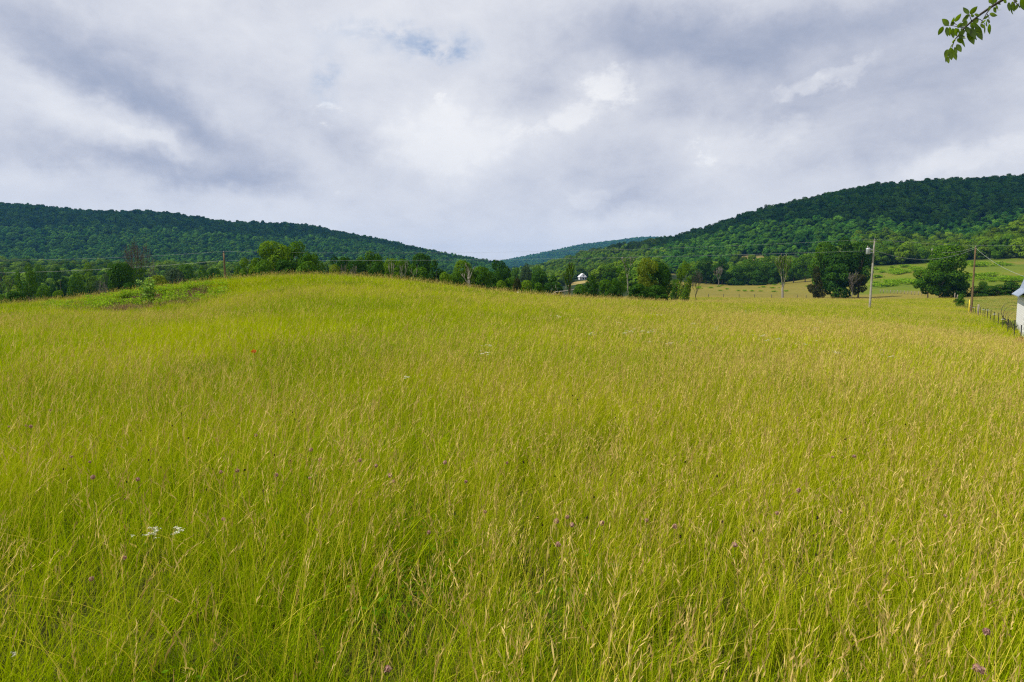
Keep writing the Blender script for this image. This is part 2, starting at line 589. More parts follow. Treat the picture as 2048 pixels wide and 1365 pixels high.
def leafmat(name, c0, c1, trans=0.35, gloss=0.06, obj_var=0.0, c2=None, wscale=0.0, rough=0.45, dark=None):
    """leaf tissue: colour varies leaf by leaf (attribute tint), plant by plant and over the land"""
    m, t, out = mat_new(name)
    c = t.mix(attr_(t, 'tint'), c0, c1)
    if c2 is not None:
        if wscale:
            g = t.new('ShaderNodeNewGeometry')
            n = t.noise(g.outputs['Position'], wscale, 4, 0.6)
            c = t.mix(t.ramp(n, 0.38, 0.66, 0, 0.75), c, c2)
            if dark is not None:
                n = t.noise(g.outputs['Position'], 0.30, 5, 0.65)
                c = t.mix(t.ramp(n, 0.53, 0.70, 0, 0.8), c, dark)
        else:
            oi = t.new('ShaderNodeObjectInfo')
            c = t.mix(t.math('MULTIPLY', oi.outputs['Random'], 0.9), c, c2)
    if obj_var:
        oi = t.new('ShaderNodeObjectInfo')
        s_ = t.math('ADD', t.math('MULTIPLY', t.math('FRACT', t.math('MULTIPLY', oi.outputs['Random'], 7.31)), obj_var), 1 - obj_var / 2)
        cx = t.new('ShaderNodeCombineXYZ')
        for i in range(3):
            t.l.new(s_, cx.inputs[i])
        c = t.mix(1.0, c, cx.outputs[0], 'MULTIPLY')
    d = t.new('ShaderNodeBsdfDiffuse')
    t.l.new(c, d.inputs[0])
    tr = t.new('ShaderNodeBsdfTranslucent')
    t.l.new(t.mix(1.0, c, (1.15, 1.25, 0.6), 'MULTIPLY'), tr.inputs[0])
    mx = t.new('ShaderNodeMixShader')
    mx.inputs[0].default_value = trans
    t.l.new(d.outputs[0], mx.inputs[1])
    t.l.new(tr.outputs[0], mx.inputs[2])
    gl = t.new('ShaderNodeBsdfGlossy')
    gl.inputs['Roughness'].default_value = rough
    mx2 = t.new('ShaderNodeMixShader')
    mx2.inputs[0].default_value = gloss
    t.l.new(mx.outputs[0], mx2.inputs[1])
    t.l.new(gl.outputs[0], mx2.inputs[2])
    t.l.new(mx2.outputs[0], out.inputs[0])
    return m


M = {}
M['blade'] = leafmat('grass blade', (0.040, 0.110, 0.001), (0.45, 0.555, 0.002), 0.34, 0.002, 0.0, (0.46, 0.48, 0.003), 0.16, dark=(0.042, 0.150, 0.001))
M['stalk'] = leafmat('grass stalk', (0.32, 0.36, 0.004), (0.70, 0.56, 0.07), 0.22, 0.008)
M['seed'] = leafmat('grass seed head', (0.28, 0.18, 0.05), (0.74, 0.56, 0.20), 0.25, 0.0)
M['wood_far'] = leafmat('hillside leaves', (0.013, 0.064, 0.009), (0.046, 0.150, 0.017), 0.24, 0.0, 0.75, (0.090, 0.195, 0.015))
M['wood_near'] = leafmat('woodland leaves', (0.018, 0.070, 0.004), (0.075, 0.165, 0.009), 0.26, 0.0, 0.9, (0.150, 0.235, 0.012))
M['wood_sunlit'] = leafmat('sunlit-toned leaves', (0.028, 0.090, 0.004), (0.088, 0.175, 0.008), 0.26, 0.0, 0.8, (0.140, 0.215, 0.010))  # sunlit brightness of the spur and right slope put into leaf colour
M['dark'] = leafmat('dark leaves', (0.014, 0.054, 0.003), (0.050, 0.122, 0.008), 0.27, 0.003)
M['mid'] = leafmat('green leaves', (0.030, 0.100, 0.003), (0.098, 0.190, 0.009), 0.30, 0.003)
M['bright'] = leafmat('bright leaves', (0.060, 0.140, 0.004), (0.155, 0.250, 0.010), 0.34, 0.002)
M['yellow'] = leafmat('yellow green leaves', (0.085, 0.135, 0.005), (0.190, 0.240, 0.012), 0.32, 0.004)
M['grey'] = leafmat('grey green leaves', (0.030, 0.062, 0.022), (0.070, 0.110, 0.042), 0.22, 0.004)
M['cedar'] = leafmat('cedar sprays', (0.016, 0.028, 0.006), (0.050, 0.050, 0.014), 0.12, 0.0)
M['bark'] = plain('bark', (0.16, 0.13, 0.10), 0.9, 0.1, var=0.4, scale=3, bump=0.05)
M['bark_dark'] = plain('dark bark', (0.07, 0.055, 0.04), 0.9, 0.1, var=0.4, scale=3, bump=0.05)
M['deadwood'] = plain('bleached dead wood', (0.29, 0.26, 0.215), 0.85, 0.15, var=0.35, scale=4, bump=0.04)
M['twig'] = plain('grey twigs', (0.17, 0.15, 0.12), 0.9, 0.1, var=0.3)
M['red_twig'] = plain('brown twigs', (0.10, 0.085, 0.065), 0.9, 0.1, var=0.3)


# ------------------------------------------------------------------ plants
def leaves_quads(P, N, size, rng, elong=1.5, cup=0.15, rough=0.45):
    """a leaf-sized rhomb at each point, roughly facing its normal"""
    n = len(P)
    N = N + rng.normal(0, rough, (n, 3))
    N /= np.linalg.norm(N, axis=1)[:, None] + 1e-9
    a = rng.normal(0, 1, (n, 3))
    U = np.cross(N, a)
    U /= np.linalg.norm(U, axis=1)[:, None] + 1e-9
    V = np.cross(N, U)
    s = (size * rng.uniform(0.65, 1.35, n))[:, None]
    v0 = P - U * s * 0.5 * elong
    v1 = P - V * s * 0.42 + U * s * 0.05
    v2 = P + U * s * 0.5 * elong - N * s * cup
    v3 = P + V * s * 0.42 + U * s * 0.05
    V4 = np.stack([v0, v1, v2, v3], 1).reshape(-1, 3)
    Fc = np.arange(4 * n).reshape(-1, 4)
    return V4, Fc


def sphere_pts(n, rng):
    v = rng.normal(0, 1, (n, 3))
    return v / np.linalg.norm(v, axis=1)[:, None]


def crown(seed, prof, nl=14, nleaf=4500, leaf=0.03, z0=0.14, lobe=0.2, up=0.25, ragged=0.05, rough=0.35):
    """a crown of unit height and width out of overlapping leafy lobes. prof(t) = half-width at height t (0..1)"""
    rng = np.random.default_rng(seed)
    cs, rr = [], []
    k = 0
    while len(cs) < nl and k < 4000:
        k += 1
        t_ = rng.uniform(0.02, 0.98)
        w_ = prof(t_)
        r = lobe * rng.uniform(0.65, 1.2)
        rad = max(0.0, w_ - r * 0.75) * math.sqrt(rng.uniform(0.25, 1))
        a = rng.uniform(0, 2 * math.pi)
        z = z0 + (1 - z0) * t_
        z = min(z, 1 - r * 0.75)
        z = max(z, z0 + r * 0.6)
        c = np.array([rad * math.cos(a), rad * math.sin(a), z])
        if any(np.linalg.norm((c - q)) < 0.45 * (r + s) for q, s in zip(cs, rr)) and rng.uniform() < 0.85:
            continue
        cs.append(c)
        rr.append(r)
    cs, rr = np.array(cs), np.array(rr)
    P, N, T = [], [], []
    wgt = rr ** 2 / (rr ** 2).sum()
    for c, r, g in zip(cs, rr, wgt):
        m = int(nleaf * g * 1.5)
        d = sphere_pts(m, rng)
        # each lobe is itself made of tufts, so its outline is broken up
        tufts = sphere_pts(16, rng)
        near = (d @ tufts.T).max(1)
        rad = r * (0.80 + 0.30 * np.clip((near - 0.75) / 0.25, 0, 1)) * (1 - ragged * 3 * rng.uniform(0, 1, m) ** 2)
        rad *= np.where(d[:, 2] < -0.35, 0.85, 1.0)
        p = c + d * rad[:, None] * np.array([1, 1, 0.82])
        keep = np.ones(m, bool)
        for q, s in zip(cs, rr):
            if q is c:
                continue
            keep &= np.linalg.norm((p - q) / np.array([1, 1, 0.82]), axis=1) > s * 0.72
        keep |= rng.uniform(size=m) < 0.06
        P.append(p[keep])
        N.append(d[keep] + np.array([0, 0, up]))
        T.append(np.clip(rng.normal(0.45, 0.22, keep.sum()) + rng.normal(0, 0.12), 0, 1))
    P, N, T = np.vstack(P), np.vstack(N), np.concatenate(T)
    V, Fc = leaves_quads(P, N, leaf, rng, rough=rough)
    return V, Fc, np.repeat(T, 4), cs, rr


def trunk_mb(cs, seed, r=0.022, z0=0.14, nlimb=7, fork=0.3, lean=0.0):
    rng = random.Random(seed)
    mb = MB()
    top = 0.8
    pts = [(0, 0, -0.04)]
    for i in range(1, 7):
        f = i / 6
        pts.append((lean * f + rng.uniform(-.015, .015) * f, rng.uniform(-.015, .015) * f, top * f))
    mb.tube(pts, [r * 1.25] + [r * (1 - 0.85 * (i / 6)) + 0.001 for i in range(1, 7)], 7)
    idx = list(range(len(cs)))
    rng.shuffle(idx)
    for k in idx[:nlimb]:
        c = cs[k]
        zb = min(max(0.08, fork + rng.uniform(-.12, .2)), max(0.1, c[2] - 0.03))
        b = Vector((lean * zb / top, 0, zb))
        e = Vector(c)
        m = b.lerp(e, 0.5) + Vector((0, 0, -0.02))
        mb.tube([b, m, e, e + (e - m) * 0.4], [r * 0.5, r * 0.32, r * 0.16, r * 0.04], 5)
    return mb


def bare_tree(seed, r=0.025, spread=0.5, levels=4, n0=6, curve=0.25, first=0.25, split=3, twig_r=0.0016):
    """a leafless tree of unit height: returns the mesh builder and the tips"""
    rng = random.Random(seed)
    mb = MB()
    tips = []

    def limb(p, d, ln, rad, lev):
        n = 4
        pts, rads = [p], [rad]
        q = p.copy()
        dd = d.copy()
        for i in range(n):
            dd = (dd + Vector((rng.uniform(-1, 1), rng.uniform(-1, 1), rng.uniform(-.3, .9))) * curve * 0.35).normalized()
            q = q + dd * ln / n
            pts.append(q.copy())
            rads.append(max(twig_r, rad * (1 - 0.6 * (i + 1) / n)))
        mb.tube(pts, rads, 6 if lev < 2 else 4)
        tips.append((pts[-1], dd.copy(), lev))
        if lev >= levels:
            return
        for k in range(split + (1 if lev == 0 else 0)):
            i = rng.choice([2, 3, 4]) if k else 4
            a = rng.uniform(0, 2 * math.pi)
            side = dd.cross(Vector((math.cos(a), math.sin(a), 0.3)))
            if side.length < 1e-3:
                continue
            side.normalize()
            nd = (dd * 0.85 + side * rng.uniform(0.4, 0.9) * spread * 1.6 + Vector((0, 0, 0.25))).normalized()
            limb(pts[i], nd, ln * rng.uniform(0.5, 0.78), rads[i] * 0.72, lev + 1)
    # trunk
    pts = [Vector((0, 0, -0.03))]
    rad = [r * 1.3]
    for i in range(1, 6):
        f = i / 5
        pts.append(Vector((rng.uniform(-.01, .01) * i, rng.uniform(-.01, .01) * i, first * 1.6 * f)))
        rad.append(r * (1 - 0.35 * f))
    mb.tube(pts, rad, 8)
    for k in range(n0):
        i = rng.choice([3, 4, 5]) if k > 1 else 5
        a = 2 * math.pi * k / n0 + rng.uniform(-.4, .4)
        d = Vector((math.cos(a) * spread, math.sin(a) * spread, 1.0)).normalized()
        limb(pts[i], d, 0.30 * rng.uniform(.75, 1.1), rad[i] * 0.6, 1)
    v = np.array(mb.v)
    zs = v[:, 2].max()
    xs = max(abs(v[:, 0]).max(), abs(v[:, 1]).max()) * 2
    mb.v = [(a / xs, b / xs, c / zs) for a, b, c in mb.v]
    tips = [(Vector((p.x / xs, p.y / xs, p.z / zs)), d, l) for p, d, l in tips]
    return mb, tips


PROF = {
    'round': lambda t: 0.5 * math.sin(math.pi * min(1, max(0, 0.08 + 0.86 * t))) ** 0.6,
    'oval': lambda t: 0.5 * math.sin(math.pi * (0.10 + 0.84 * t)) ** 0.8,
    'spread': lambda t: 0.5 * (0.55 + 0.45 * math.sin(math.pi * t * 0.9)) * (1 - 0.35 * max(0, t - 0.7) / 0.3),
    'bush': lambda t: 0.5 * math.sqrt(max(0, 1 - (t * 0.95) ** 2)),
    'cone': lambda t: 0.5 * (1 - t) ** 0.75 + 0.04,
}
SPECIES = {   # profile, lobes, leaves, leaf size, bottom of crown, lobe radius
    'round': ('round', 17, 5200, 0.034, 0.16, 0.20),
    'oval': ('oval', 18, 5200, 0.032, 0.12, 0.19),
    'spread': ('spread', 22, 6200, 0.027, 0.16, 0.16),
    'bush': ('bush', 13, 3400, 0.045, 0.0, 0.24),
    'cone': ('cone', 22, 5200, 0.030, 0.03, 0.16),
    'sparse': ('oval', 17, 1900, 0.034, 0.22, 0.14),
    'tall': ('oval', 22, 5200, 0.030, 0.08, 0.17),
}
PROTO = {}


def proto(sp, k):
    if (sp, k) not in PROTO:
        pf, nl, nleaf, leaf, z0, lobe = SPECIES[sp]
        seed = 100 * list(SPECIES).index(sp) + k + 11
        V, Fc, T, cs, rr = crown(seed, PROF[pf], nl, nleaf, leaf, z0, lobe)
        cm = mesh_from('crown', V, Fc, [M['mid']], attr={'tint': T})
        tm = trunk_mb(cs, seed, z0=z0, nlimb=9 if sp == 'sparse' else 7).me('trunk', M['bark'], True)
        PROTO[(sp, k)] = (cm, tm)
    return PROTO[(sp, k)]


def own_mat(o, m):
    o.material_slots[0].link = 'OBJECT'
    o.material_slots[0].material = m


tree_i = 0


def tree(px, top, D, wpx, sp, tone, label, name='tree', cat='tree', group='trees in the rows behind the field', bark='bark', dz=0.0):
    global tree_i
    tree_i += 1
    g = on_ground(px, D)
    ztop = at(px, top, D).z
    h = max(0.4, ztop - g.z)
    if 640 < px < 1120 and D < 180:
        wpx *= 1.3                                        # this row grows into one another
    wd = wpx * D / F
    root = empty(name, (g.x, g.y, g.z + dz), rnd.uniform(0, 6.28), (wd, wd, h))
    tag(root, label, cat, group)
    cm, tm = proto(sp, tree_i % 3)
    c = add('crown', cm, root)
    own_mat(c, M[tone])
    b = add('trunk', tm, root)
    own_mat(b, M[bark])
    return root


G_L = 'trees down the slope behind the left of the knoll'
G_M = 'trees behind the knoll and the middle of the field'
G_R = 'trees around the far end of the field'
G_H = 'bushes of the hedge behind the right pole'
G_B = 'trees edging the far mown meadow'
TREES = [
    # ---- left slope
    (60, 527, 118, 46, 'sparse', 'mid', 'thin olive tree with see-through crown near left edge, beside the leaning bare one', 'tree', G_L),
    (36, 583, 78, 46, 'bush', 'dark', 'dark round bush at the field edge below the bare leaning tree at far left', 'bush', G_L),
    (3, 590, 82, 34, 'bush', 'mid', 'green bush cut by the left edge of the picture at the field edge', 'bush', G_L),
    (92, 572, 108, 40, 'bush', 'mid', 'mid green bush between the dark bush and the small bright round bush at left', 'bush', G_L),
    (118, 581, 96, 31, 'bush', 'bright', 'small bright round bush on the field edge, left of the grey thicket', 'bush', G_L),
    (126, 536, 185, 52, 'round', 'dark', 'dark round tree with olive top above the small bright bush', 'tree', G_L),
    (84, 529, 215, 36, 'oval', 'mid', 'narrow mid green tree rising behind the thin olive tree', 'tree', G_L),
    (158, 546, 148, 36, 'tall', 'mid', 'slim pale green tree just left of the grey thicket', 'tree', G_L),
    (178, 527, 205, 54, 'round', 'bright', 'broad yellow-topped tree behind the slim pale green one', 'tree', G_L),
    (215, 548, 165, 56, 'sparse', 'grey', 'grey-green thin-leaved tree in the thicket left of the tall half-dead tree', 'tree', G_L),
    (190, 566, 128, 30, 'sparse', 'grey', 'low grey scrubby tree at field edge in the grey thicket', 'tree', G_L),
    (226, 528, 175, 50, 'round', 'mid', 'leafy green tree touching the left side of the tall half-dead tree', 'tree', G_L),
    (250, 527, 106, 58, 'round', 'dark', 'dark leafy tree growing in front of the tall half-dead tree', 'tree', G_L),
    (262, 566, 88, 52, 'bush', 'dark', 'low dark bush at field edge behind and left of the sapling', 'bush', G_L),
    (318, 552, 84, 52, 'bush', 'yellow', 'yellow-green bush just behind and right of the sapling', 'bush', G_L),
    (355, 539, 160, 54, 'round', 'grey', 'blue-grey rounded tree right of the yellow-green bush', 'tree', G_L),
    (375, 530, 200, 50, 'round', 'mid', 'green tree behind the blue-grey rounded tree', 'tree', G_L),
    (404, 534, 182, 50, 'round', 'mid', 'green tree between the blue-grey rounded tree and the left pole', 'tree', G_L),
    (432, 538, 165, 42, 'round', 'dark', 'dark green tree just left of the left utility pole', 'tree', G_L),
    (437, 549, 96, 34, 'bush', 'mid', 'low bush at the foot of the left utility pole', 'bush', G_L),
    # ---- behind the knoll
    (545, 484, 108, 92, 'spread', 'bright', 'broad bright green tree, tallest behind the knoll, left one of the big clump', 'tree', G_M),
    (592, 485, 112, 92, 'spread', 'mid', 'broad green tree at the middle of the big clump behind the knoll', 'tree', G_M),
    (622, 506, 106, 62, 'spread', 'mid', 'lower spreading tree at right end of the big clump behind the knoll', 'tree', G_M),
    (497, 517, 98, 54, 'round', 'bright', 'rounded bright tree at left foot of the big clump, next to the left pole', 'tree', G_M),
    (530, 522, 92, 50, 'bush', 'mid', 'leafy bush in front of the left half of the big clump behind the knoll', 'bush', G_M),
    (575, 520, 94, 60, 'bush', 'dark', 'dark bush in front of the middle of the big clump behind the knoll', 'bush', G_M),
    (618, 524, 92, 56, 'bush', 'mid', 'green bush in front of the right end of the big clump behind the knoll', 'bush', G_M),
    (478, 534, 100, 30, 'bush', 'mid', 'small green bush right beside the left utility pole', 'bush', G_M),
    (662, 509, 132, 46, 'sparse', 'dark', 'dark thin-crowned tree just right of the big clump', 'tree', G_M),
    (694, 516, 130, 50, 'sparse', 'dark', 'dark gappy tree in the brushy gap behind the top of the knoll', 'tree', G_M),
    (670, 531, 86, 30, 'bush', 'yellow', 'small light green bush standing alone behind the top of the knoll', 'bush', G_M),
    (716, 522, 118, 40, 'round', 'dark', 'low dark tree left of the tall pointed tree', 'tree', G_M),
    (744, 502, 120, 56, 'oval', 'mid', 'tall pointed green tree right of the brushy gap', 'tree', G_M),
    (755, 526, 104, 42, 'bush', 'dark', 'dark bush at the foot of the tall pointed tree', 'bush', G_M),
    (788, 515, 108, 46, 'oval', 'bright', 'light green tree with pale slim trunks, left of its twin', 'tree', G_M),
    (816, 517, 110, 48, 'oval', 'mid', 'light green tree with pale slim trunks, right of its twin', 'tree', G_M),
    (842, 508, 128, 42, 'round', 'dark', 'dark flat-topped tree rising behind the slim pale trunks', 'tree', G_M),
    (838, 535, 98, 40, 'bush', 'mid', 'green bush below the dark flat-topped tree', 'bush', G_M),
    (874, 521, 112, 38, 'round', 'dark', 'round dark tree between the flat-topped tree and the white dead tree', 'tree', G_M),
    (890, 546, 92, 30, 'bush', 'bright', 'bright low bush in front of the round dark tree', 'bush', G_M),
    (925, 523, 104, 46, 'round', 'bright', 'bright domed tree leaning behind the white dead tree', 'tree', G_M),
    (912, 545, 94, 36, 'bush', 'mid', 'green bush left of the white dead tree', 'bush', G_M),
    (962, 534, 104, 38, 'round', 'mid', 'green tree just right of the white dead tree', 'tree', G_M),
    (984, 545, 112, 44, 'round', 'dark', 'rounded tree in front of the big dark egg-shaped tree', 'tree', G_M),
    (1001, 519, 170, 44, 'oval', 'dark', 'big dark egg-shaped tree standing up against the gap between the hills', 'tree', G_M),
    (1002, 562, 100, 26, 'bush', 'bright', 'small bright bush at field edge below the big dark egg-shaped tree', 'bush', G_M),
    (1018, 556, 112, 28, 'bush', 'mid', 'mid green bush left of the brownish cedar', 'bush', G_M),
    (1034, 556, 100, 28, 'cone', 'cedar', 'brownish cedar behind the short white post', 'tree', G_M),
    (1053, 562, 102, 32, 'bush', 'bright', 'bright bush just right of the brownish cedar', 'bush', G_M),
    (1075, 566, 104, 28, 'bush', 'mid', 'rounded green bush left of the fallen dead limb', 'bush', G_M),
    (1104, 552, 130, 36, 'round', 'dark', 'dark round tree behind the fallen dead limb', 'tree', G_M),
    (1080, 544, 165, 36, 'round', 'dark', 'dark tree behind the bushes left of the ivy-clad snag', 'tree', G_M),
    (1052, 528, 260, 26, 'tall', 'grey', 'tall bluish tree in the valley right of the egg-shaped tree', 'tree', G_M),
    (1030, 535, 300, 28, 'oval', 'mid', 'pale valley tree close right of the egg-shaped tree', 'tree', G_M),
    (1076, 532, 320, 34, 'oval', 'mid', 'valley tree between the tall bluish tree and the ivy-clad snag', 'tree', G_M),
    (1182, 551, 112, 48, 'cone', 'dark', 'dark dense tree below the white house', 'tree', G_R),
    (1160, 569, 104, 40, 'bush', 'mid', 'green bush between the ivy-clad snag and the dark dense tree', 'bush', G_R),
    (1210, 560, 118, 36, 'round', 'mid', 'low green tree right of the dark dense tree', 'tree', G_R),
    (1238, 531, 130, 40, 'sparse', 'mid', 'thin green tree left of the tall split dead trunk', 'tree', G_R),
    (1234, 563, 100, 32, 'round', 'dark', 'small dark tree with short trunk left of the split dead trunk', 'tree', G_R),
    (1292, 516, 110, 56, 'oval', 'yellow', 'yellow-green tall tree, sunny part of the big clump left of the lone bright tree', 'tree', G_R),  # sunny side of the clump put into the leaf colour
    (1317, 528, 112, 54, 'round', 'dark', 'dark rounded tree at right of the yellow-green tall tree', 'tree', G_R),  # side away from the sun put into a darker leaf colour
    (1276, 568, 98, 52, 'bush', 'dark', 'dark low bush at foot of the split dead trunk', 'bush', G_R),
    (1312, 572, 100, 56, 'bush', 'dark', 'dark low bush at foot of the dark rounded tree', 'bush', G_R),
    (1348, 560, 160, 26, 'round', 'mid', 'small tree seen behind, left of the lone bright tree', 'tree', G_R),
    (1368, 522, 150, 36, 'tall', 'bright', 'lone bright green upright tree beside the small grey dead tree', 'tree', G_R),
    # ---- row behind the far mown meadow
    (1385, 535, 360, 34, 'round', 'mid', 'tree behind and right of the lone bright tree, at left end of the far meadow', 'tree', G_B),
    (1412, 516, 395, 44, 'round', 'dark', 'dark broad tree, second in the row edging the far mown meadow', 'tree', G_B),
    (1444, 517, 385, 46, 'round', 'dark', 'dark tree with pale limbs, third in the row edging the far mown meadow', 'tree', G_B),
    (1474, 532, 380, 38, 'bush', 'dark', 'low dark tree in the dip of the row edging the far meadow', 'tree', G_B),
    (1498, 519, 390, 44, 'round', 'mid', 'olive-topped tree of the row left of the pinkish gap', 'tree', G_B),
    (1527, 513, 400, 44, 'round', 'mid', 'highest tree of the row, left of the tall dead tree', 'tree', G_B),
    (1515, 542, 378, 40, 'bush', 'dark', 'dark undergrowth bush below the highest tree of the row', 'bush', G_B),
    (1552, 527, 385, 36, 'bush', 'dark', 'dark tree of the row directly behind the tall dead tree', 'tree', G_B),
    (1587, 517, 385, 40, 'round', 'mid', 'rounded tree of the row right of the tall dead tree', 'tree', G_B),
    (1610, 510, 380, 44, 'round', 'mid', 'tree of the row meeting the big dark clump', 'tree', G_B),
    # ---- big clump left of the transformer pole
    (1645, 486, 236, 66, 'round', 'mid', 'left tree of the big dark clump beside the transformer pole', 'tree', G_R),
    (1676, 476, 232, 74, 'round', 'dark', 'tallest tree of the big dark clump, in its middle', 'tree', G_R),
    (1716, 486, 230, 66, 'round', 'dark', 'right tree of the big dark clump, behind the transformer pole', 'tree', G_R),
    (1672, 528, 224, 62, 'bush', 'dark', 'low hanging dark tree at the front of the big dark clump', 'tree', G_R),
    (1630, 533, 222, 38, 'cone', 'cedar', 'brownish cedar at the left foot of the big dark clump', 'tree', G_R),
    (1715, 549, 222, 44, 'round', 'cedar', 'small low tree with dead snags left of the transformer pole', 'tree', G_R),
    # ---- right
    (1893, 492, 202, 90, 'round', 'mid', 'large rounded tree left of the right pole', 'tree', G_R),
    (1855, 525, 198, 60, 'round', 'mid', 'smaller tree joined to the left side of the large rounded tree', 'tree', G_R),
    (1878, 545, 196, 50, 'round', 'dark', 'dark lower tree between the large rounded tree and its smaller neighbour', 'tree', G_R),
    (1905, 545, 199, 50, 'bush', 'dark', 'dark undergrowth bush below the large rounded tree', 'bush', G_R),
    (1926, 563, 198, 34, 'bush', 'dark', 'hedge bush closest to the large rounded tree', 'bush', G_H),
    (1951, 573, 197, 34, 'bush', 'dark', 'low hedge bush just right of the right pole', 'bush', G_H),
    (1964, 562, 197, 20, 'oval', 'mid', 'upright little tree in the hedge right of the right pole', 'tree', G_H),
    (1978, 572, 196, 38, 'bush', 'dark', 'low hedge bush right of the upright little tree', 'bush', G_H),
    (2000, 570, 196, 42, 'bush', 'dark', 'wide dark hedge bush half way to the barn', 'bush', G_H),
    (2022, 564, 195, 38, 'bush', 'dark', 'tallest hedge bush, left of the barn roof', 'bush', G_H),
    (2043, 570, 194, 42, 'bush', 'dark', 'hedge bush showing just beside the barn roof', 'bush', G_H),
    (1920, 589, 140, 18, 'bush', 'mid', 'scraggy shrub on the far part of the wire fence', 'bush', G_R),
    (1912, 598, 160, 14, 'bush', 'dark', 'dark vine-covered stump of a bush at the far fence corner', 'bush', G_R),
]
for (px, top, D, wpx, sp, tone, label, nm, grp) in TREES:
    tree(px, top, D, wpx, sp, tone, label, nm, nm, grp)


# ------------------------------------------------------------------ bare, dead and ivy-clad trees
def bare(px, top, D, wpx, seed, label, mat='twig', foliage=None, nfol=900, leaf=0.03, zmax=1.0, zmin=0.0, name='dead_tree', group=None, **kw):
    g = on_ground(px, D)
    h = at(px, top, D).z - g.z
    wd = wpx * D / F
    root = empty(name, g, 0.0, (wd, wd, h))
    tag(root, label, 'tree', group)
    mb, tips = bare_tree(seed, **kw)
    add('trunk', mb.me('trunk', M[mat], True), root)
    if foliage:
        rng = np.random.default_rng(seed)
        v = np.array(mb.v)
        v = v[(v[:, 2] < zmax) & (v[:, 2] > zmin)]
        P = v[rng.integers(0, len(v), nfol)] + rng.normal(0, 0.018, (nfol, 3)) * np.array([1, 1, 0.6])
        V, Fc = leaves_quads(P, rng.normal(0, 1, (nfol, 3)) + np.array([0, 0, 0.4]), leaf, rng)
        add('foliage', mesh_from('foliage', V, Fc, [M[foliage]], attr={'tint': np.repeat(rng.uniform(0, 1, nfol), 4)}), root)
    return root


bare(280, 474, 112, 78, 21, 'tall half-dead tree with fine bare crown, far left above the sapling', 'red_twig', 'mid', 1500, 0.026, 0.62, 0.1, r=0.014, spread=0.55, levels=5, n0=6, first=0.22, twig_r=0.0022)
bare(14, 532, 108, 48, 5, 'leaning bare tree with reddish trunk at the left edge of the picture', 'red_twig', 'mid', 260, 0.03, 1, 0.3, r=0.016, spread=0.35, levels=4, n0=3, first=0.35, twig_r=0.003)
bare(310, 512, 120, 22, 9, 'thin bare tree just right of the tall half-dead tree', 'twig', r=0.015, spread=0.45, levels=4, n0=4, first=0.35, twig_r=0.003)
bare(205, 556, 150, 40, 15, 'grey leafless tree in the thicket at left', 'twig', r=0.02, spread=0.5, levels=4, n0=5, first=0.2, twig_r=0.003)
bare(368, 545, 150, 26, 16, 'small grey leafless tree right of the yellow-green bush', 'twig', r=0.02, spread=0.5, levels=4, n0=4, first=0.2, twig_r=0.003)
bare(684, 526, 96, 36, 18, 'grey bare thicket tree behind the top of the knoll', 'twig', r=0.014, spread=0.4, levels=4, n0=6, first=0.12, twig_r=0.003)
bare(708, 528, 98, 30, 19, 'grey bare tree left of the tall pointed tree, behind the knoll', 'twig', r=0.014, spread=0.4, levels=4, n0=6, first=0.12, twig_r=0.003)
bare(785, 520, 90, 26, 31, 'pale slim forked trunk at left in front of the light green twins', 'deadwood', r=0.012, spread=0.35, levels=3, n0=3, first=0.3, twig_r=0.003)
bare(806, 522, 90, 22, 32, 'pale slim forked trunk in the middle of the light green twins', 'deadwood', r=0.012, spread=0.35, levels=3, n0=3, first=0.3, twig_r=0.003)
bare(829, 530, 92, 18, 33, 'pale thin trunk right of the light green twins', 'deadwood', r=0.012, spread=0.3, levels=3, n0=2, first=0.35, twig_r=0.003)
bare(941, 527, 67, 38, 44, 'white dead tree with forked bare limbs at the field edge', 'deadwood', r=0.034, spread=0.34, levels=3, n0=4, first=0.34, twig_r=0.004)
bare(1137, 523, 81, 34, 52, 'ivy-clad snag with upright forked limbs behind the field', 'bark_dark', 'mid', 2200, 0.028, 0.95, 0.1, r=0.05, spread=0.35, levels=3, n0=4, first=0.24, twig_r=0.008)
bare(1257, 512, 104, 34, 63, 'tall split dead trunk with pale bark above the dark bushes', 'deadwood', 'mid', 700, 0.03, 1.0, 0.3, r=0.022, spread=0.35, levels=3, n0=3, first=0.42, twig_r=0.006)
bare(1392, 538, 150, 28, 64, 'small grey dead tree right of the lone bright tree', 'red_twig', r=0.022, spread=0.5, levels=5, n0=6, first=0.3, twig_r=0.003)
bare(1437, 533, 370, 26, 65, 'pale bare tree in the row edging the far meadow', 'twig', r=0.03, spread=0.5, levels=4, n0=5, first=0.3, twig_r=0.006)
bare(1565, 507, 222, 34, 66, 'tall dead tree with greenery on its limbs alone in the far meadow', 'deadwood', 'bright', 3200, 0.028, 0.95, 0.22, r=0.055, spread=0.35, levels=4, n0=5, first=0.22, twig_r=0.006)
bare(1703, 540, 220, 26, 67, 'bleached dead snag in front of the big dark clump', 'twig', r=0.02, spread=0.6, levels=4, n0=4, first=0.25, twig_r=0.004)

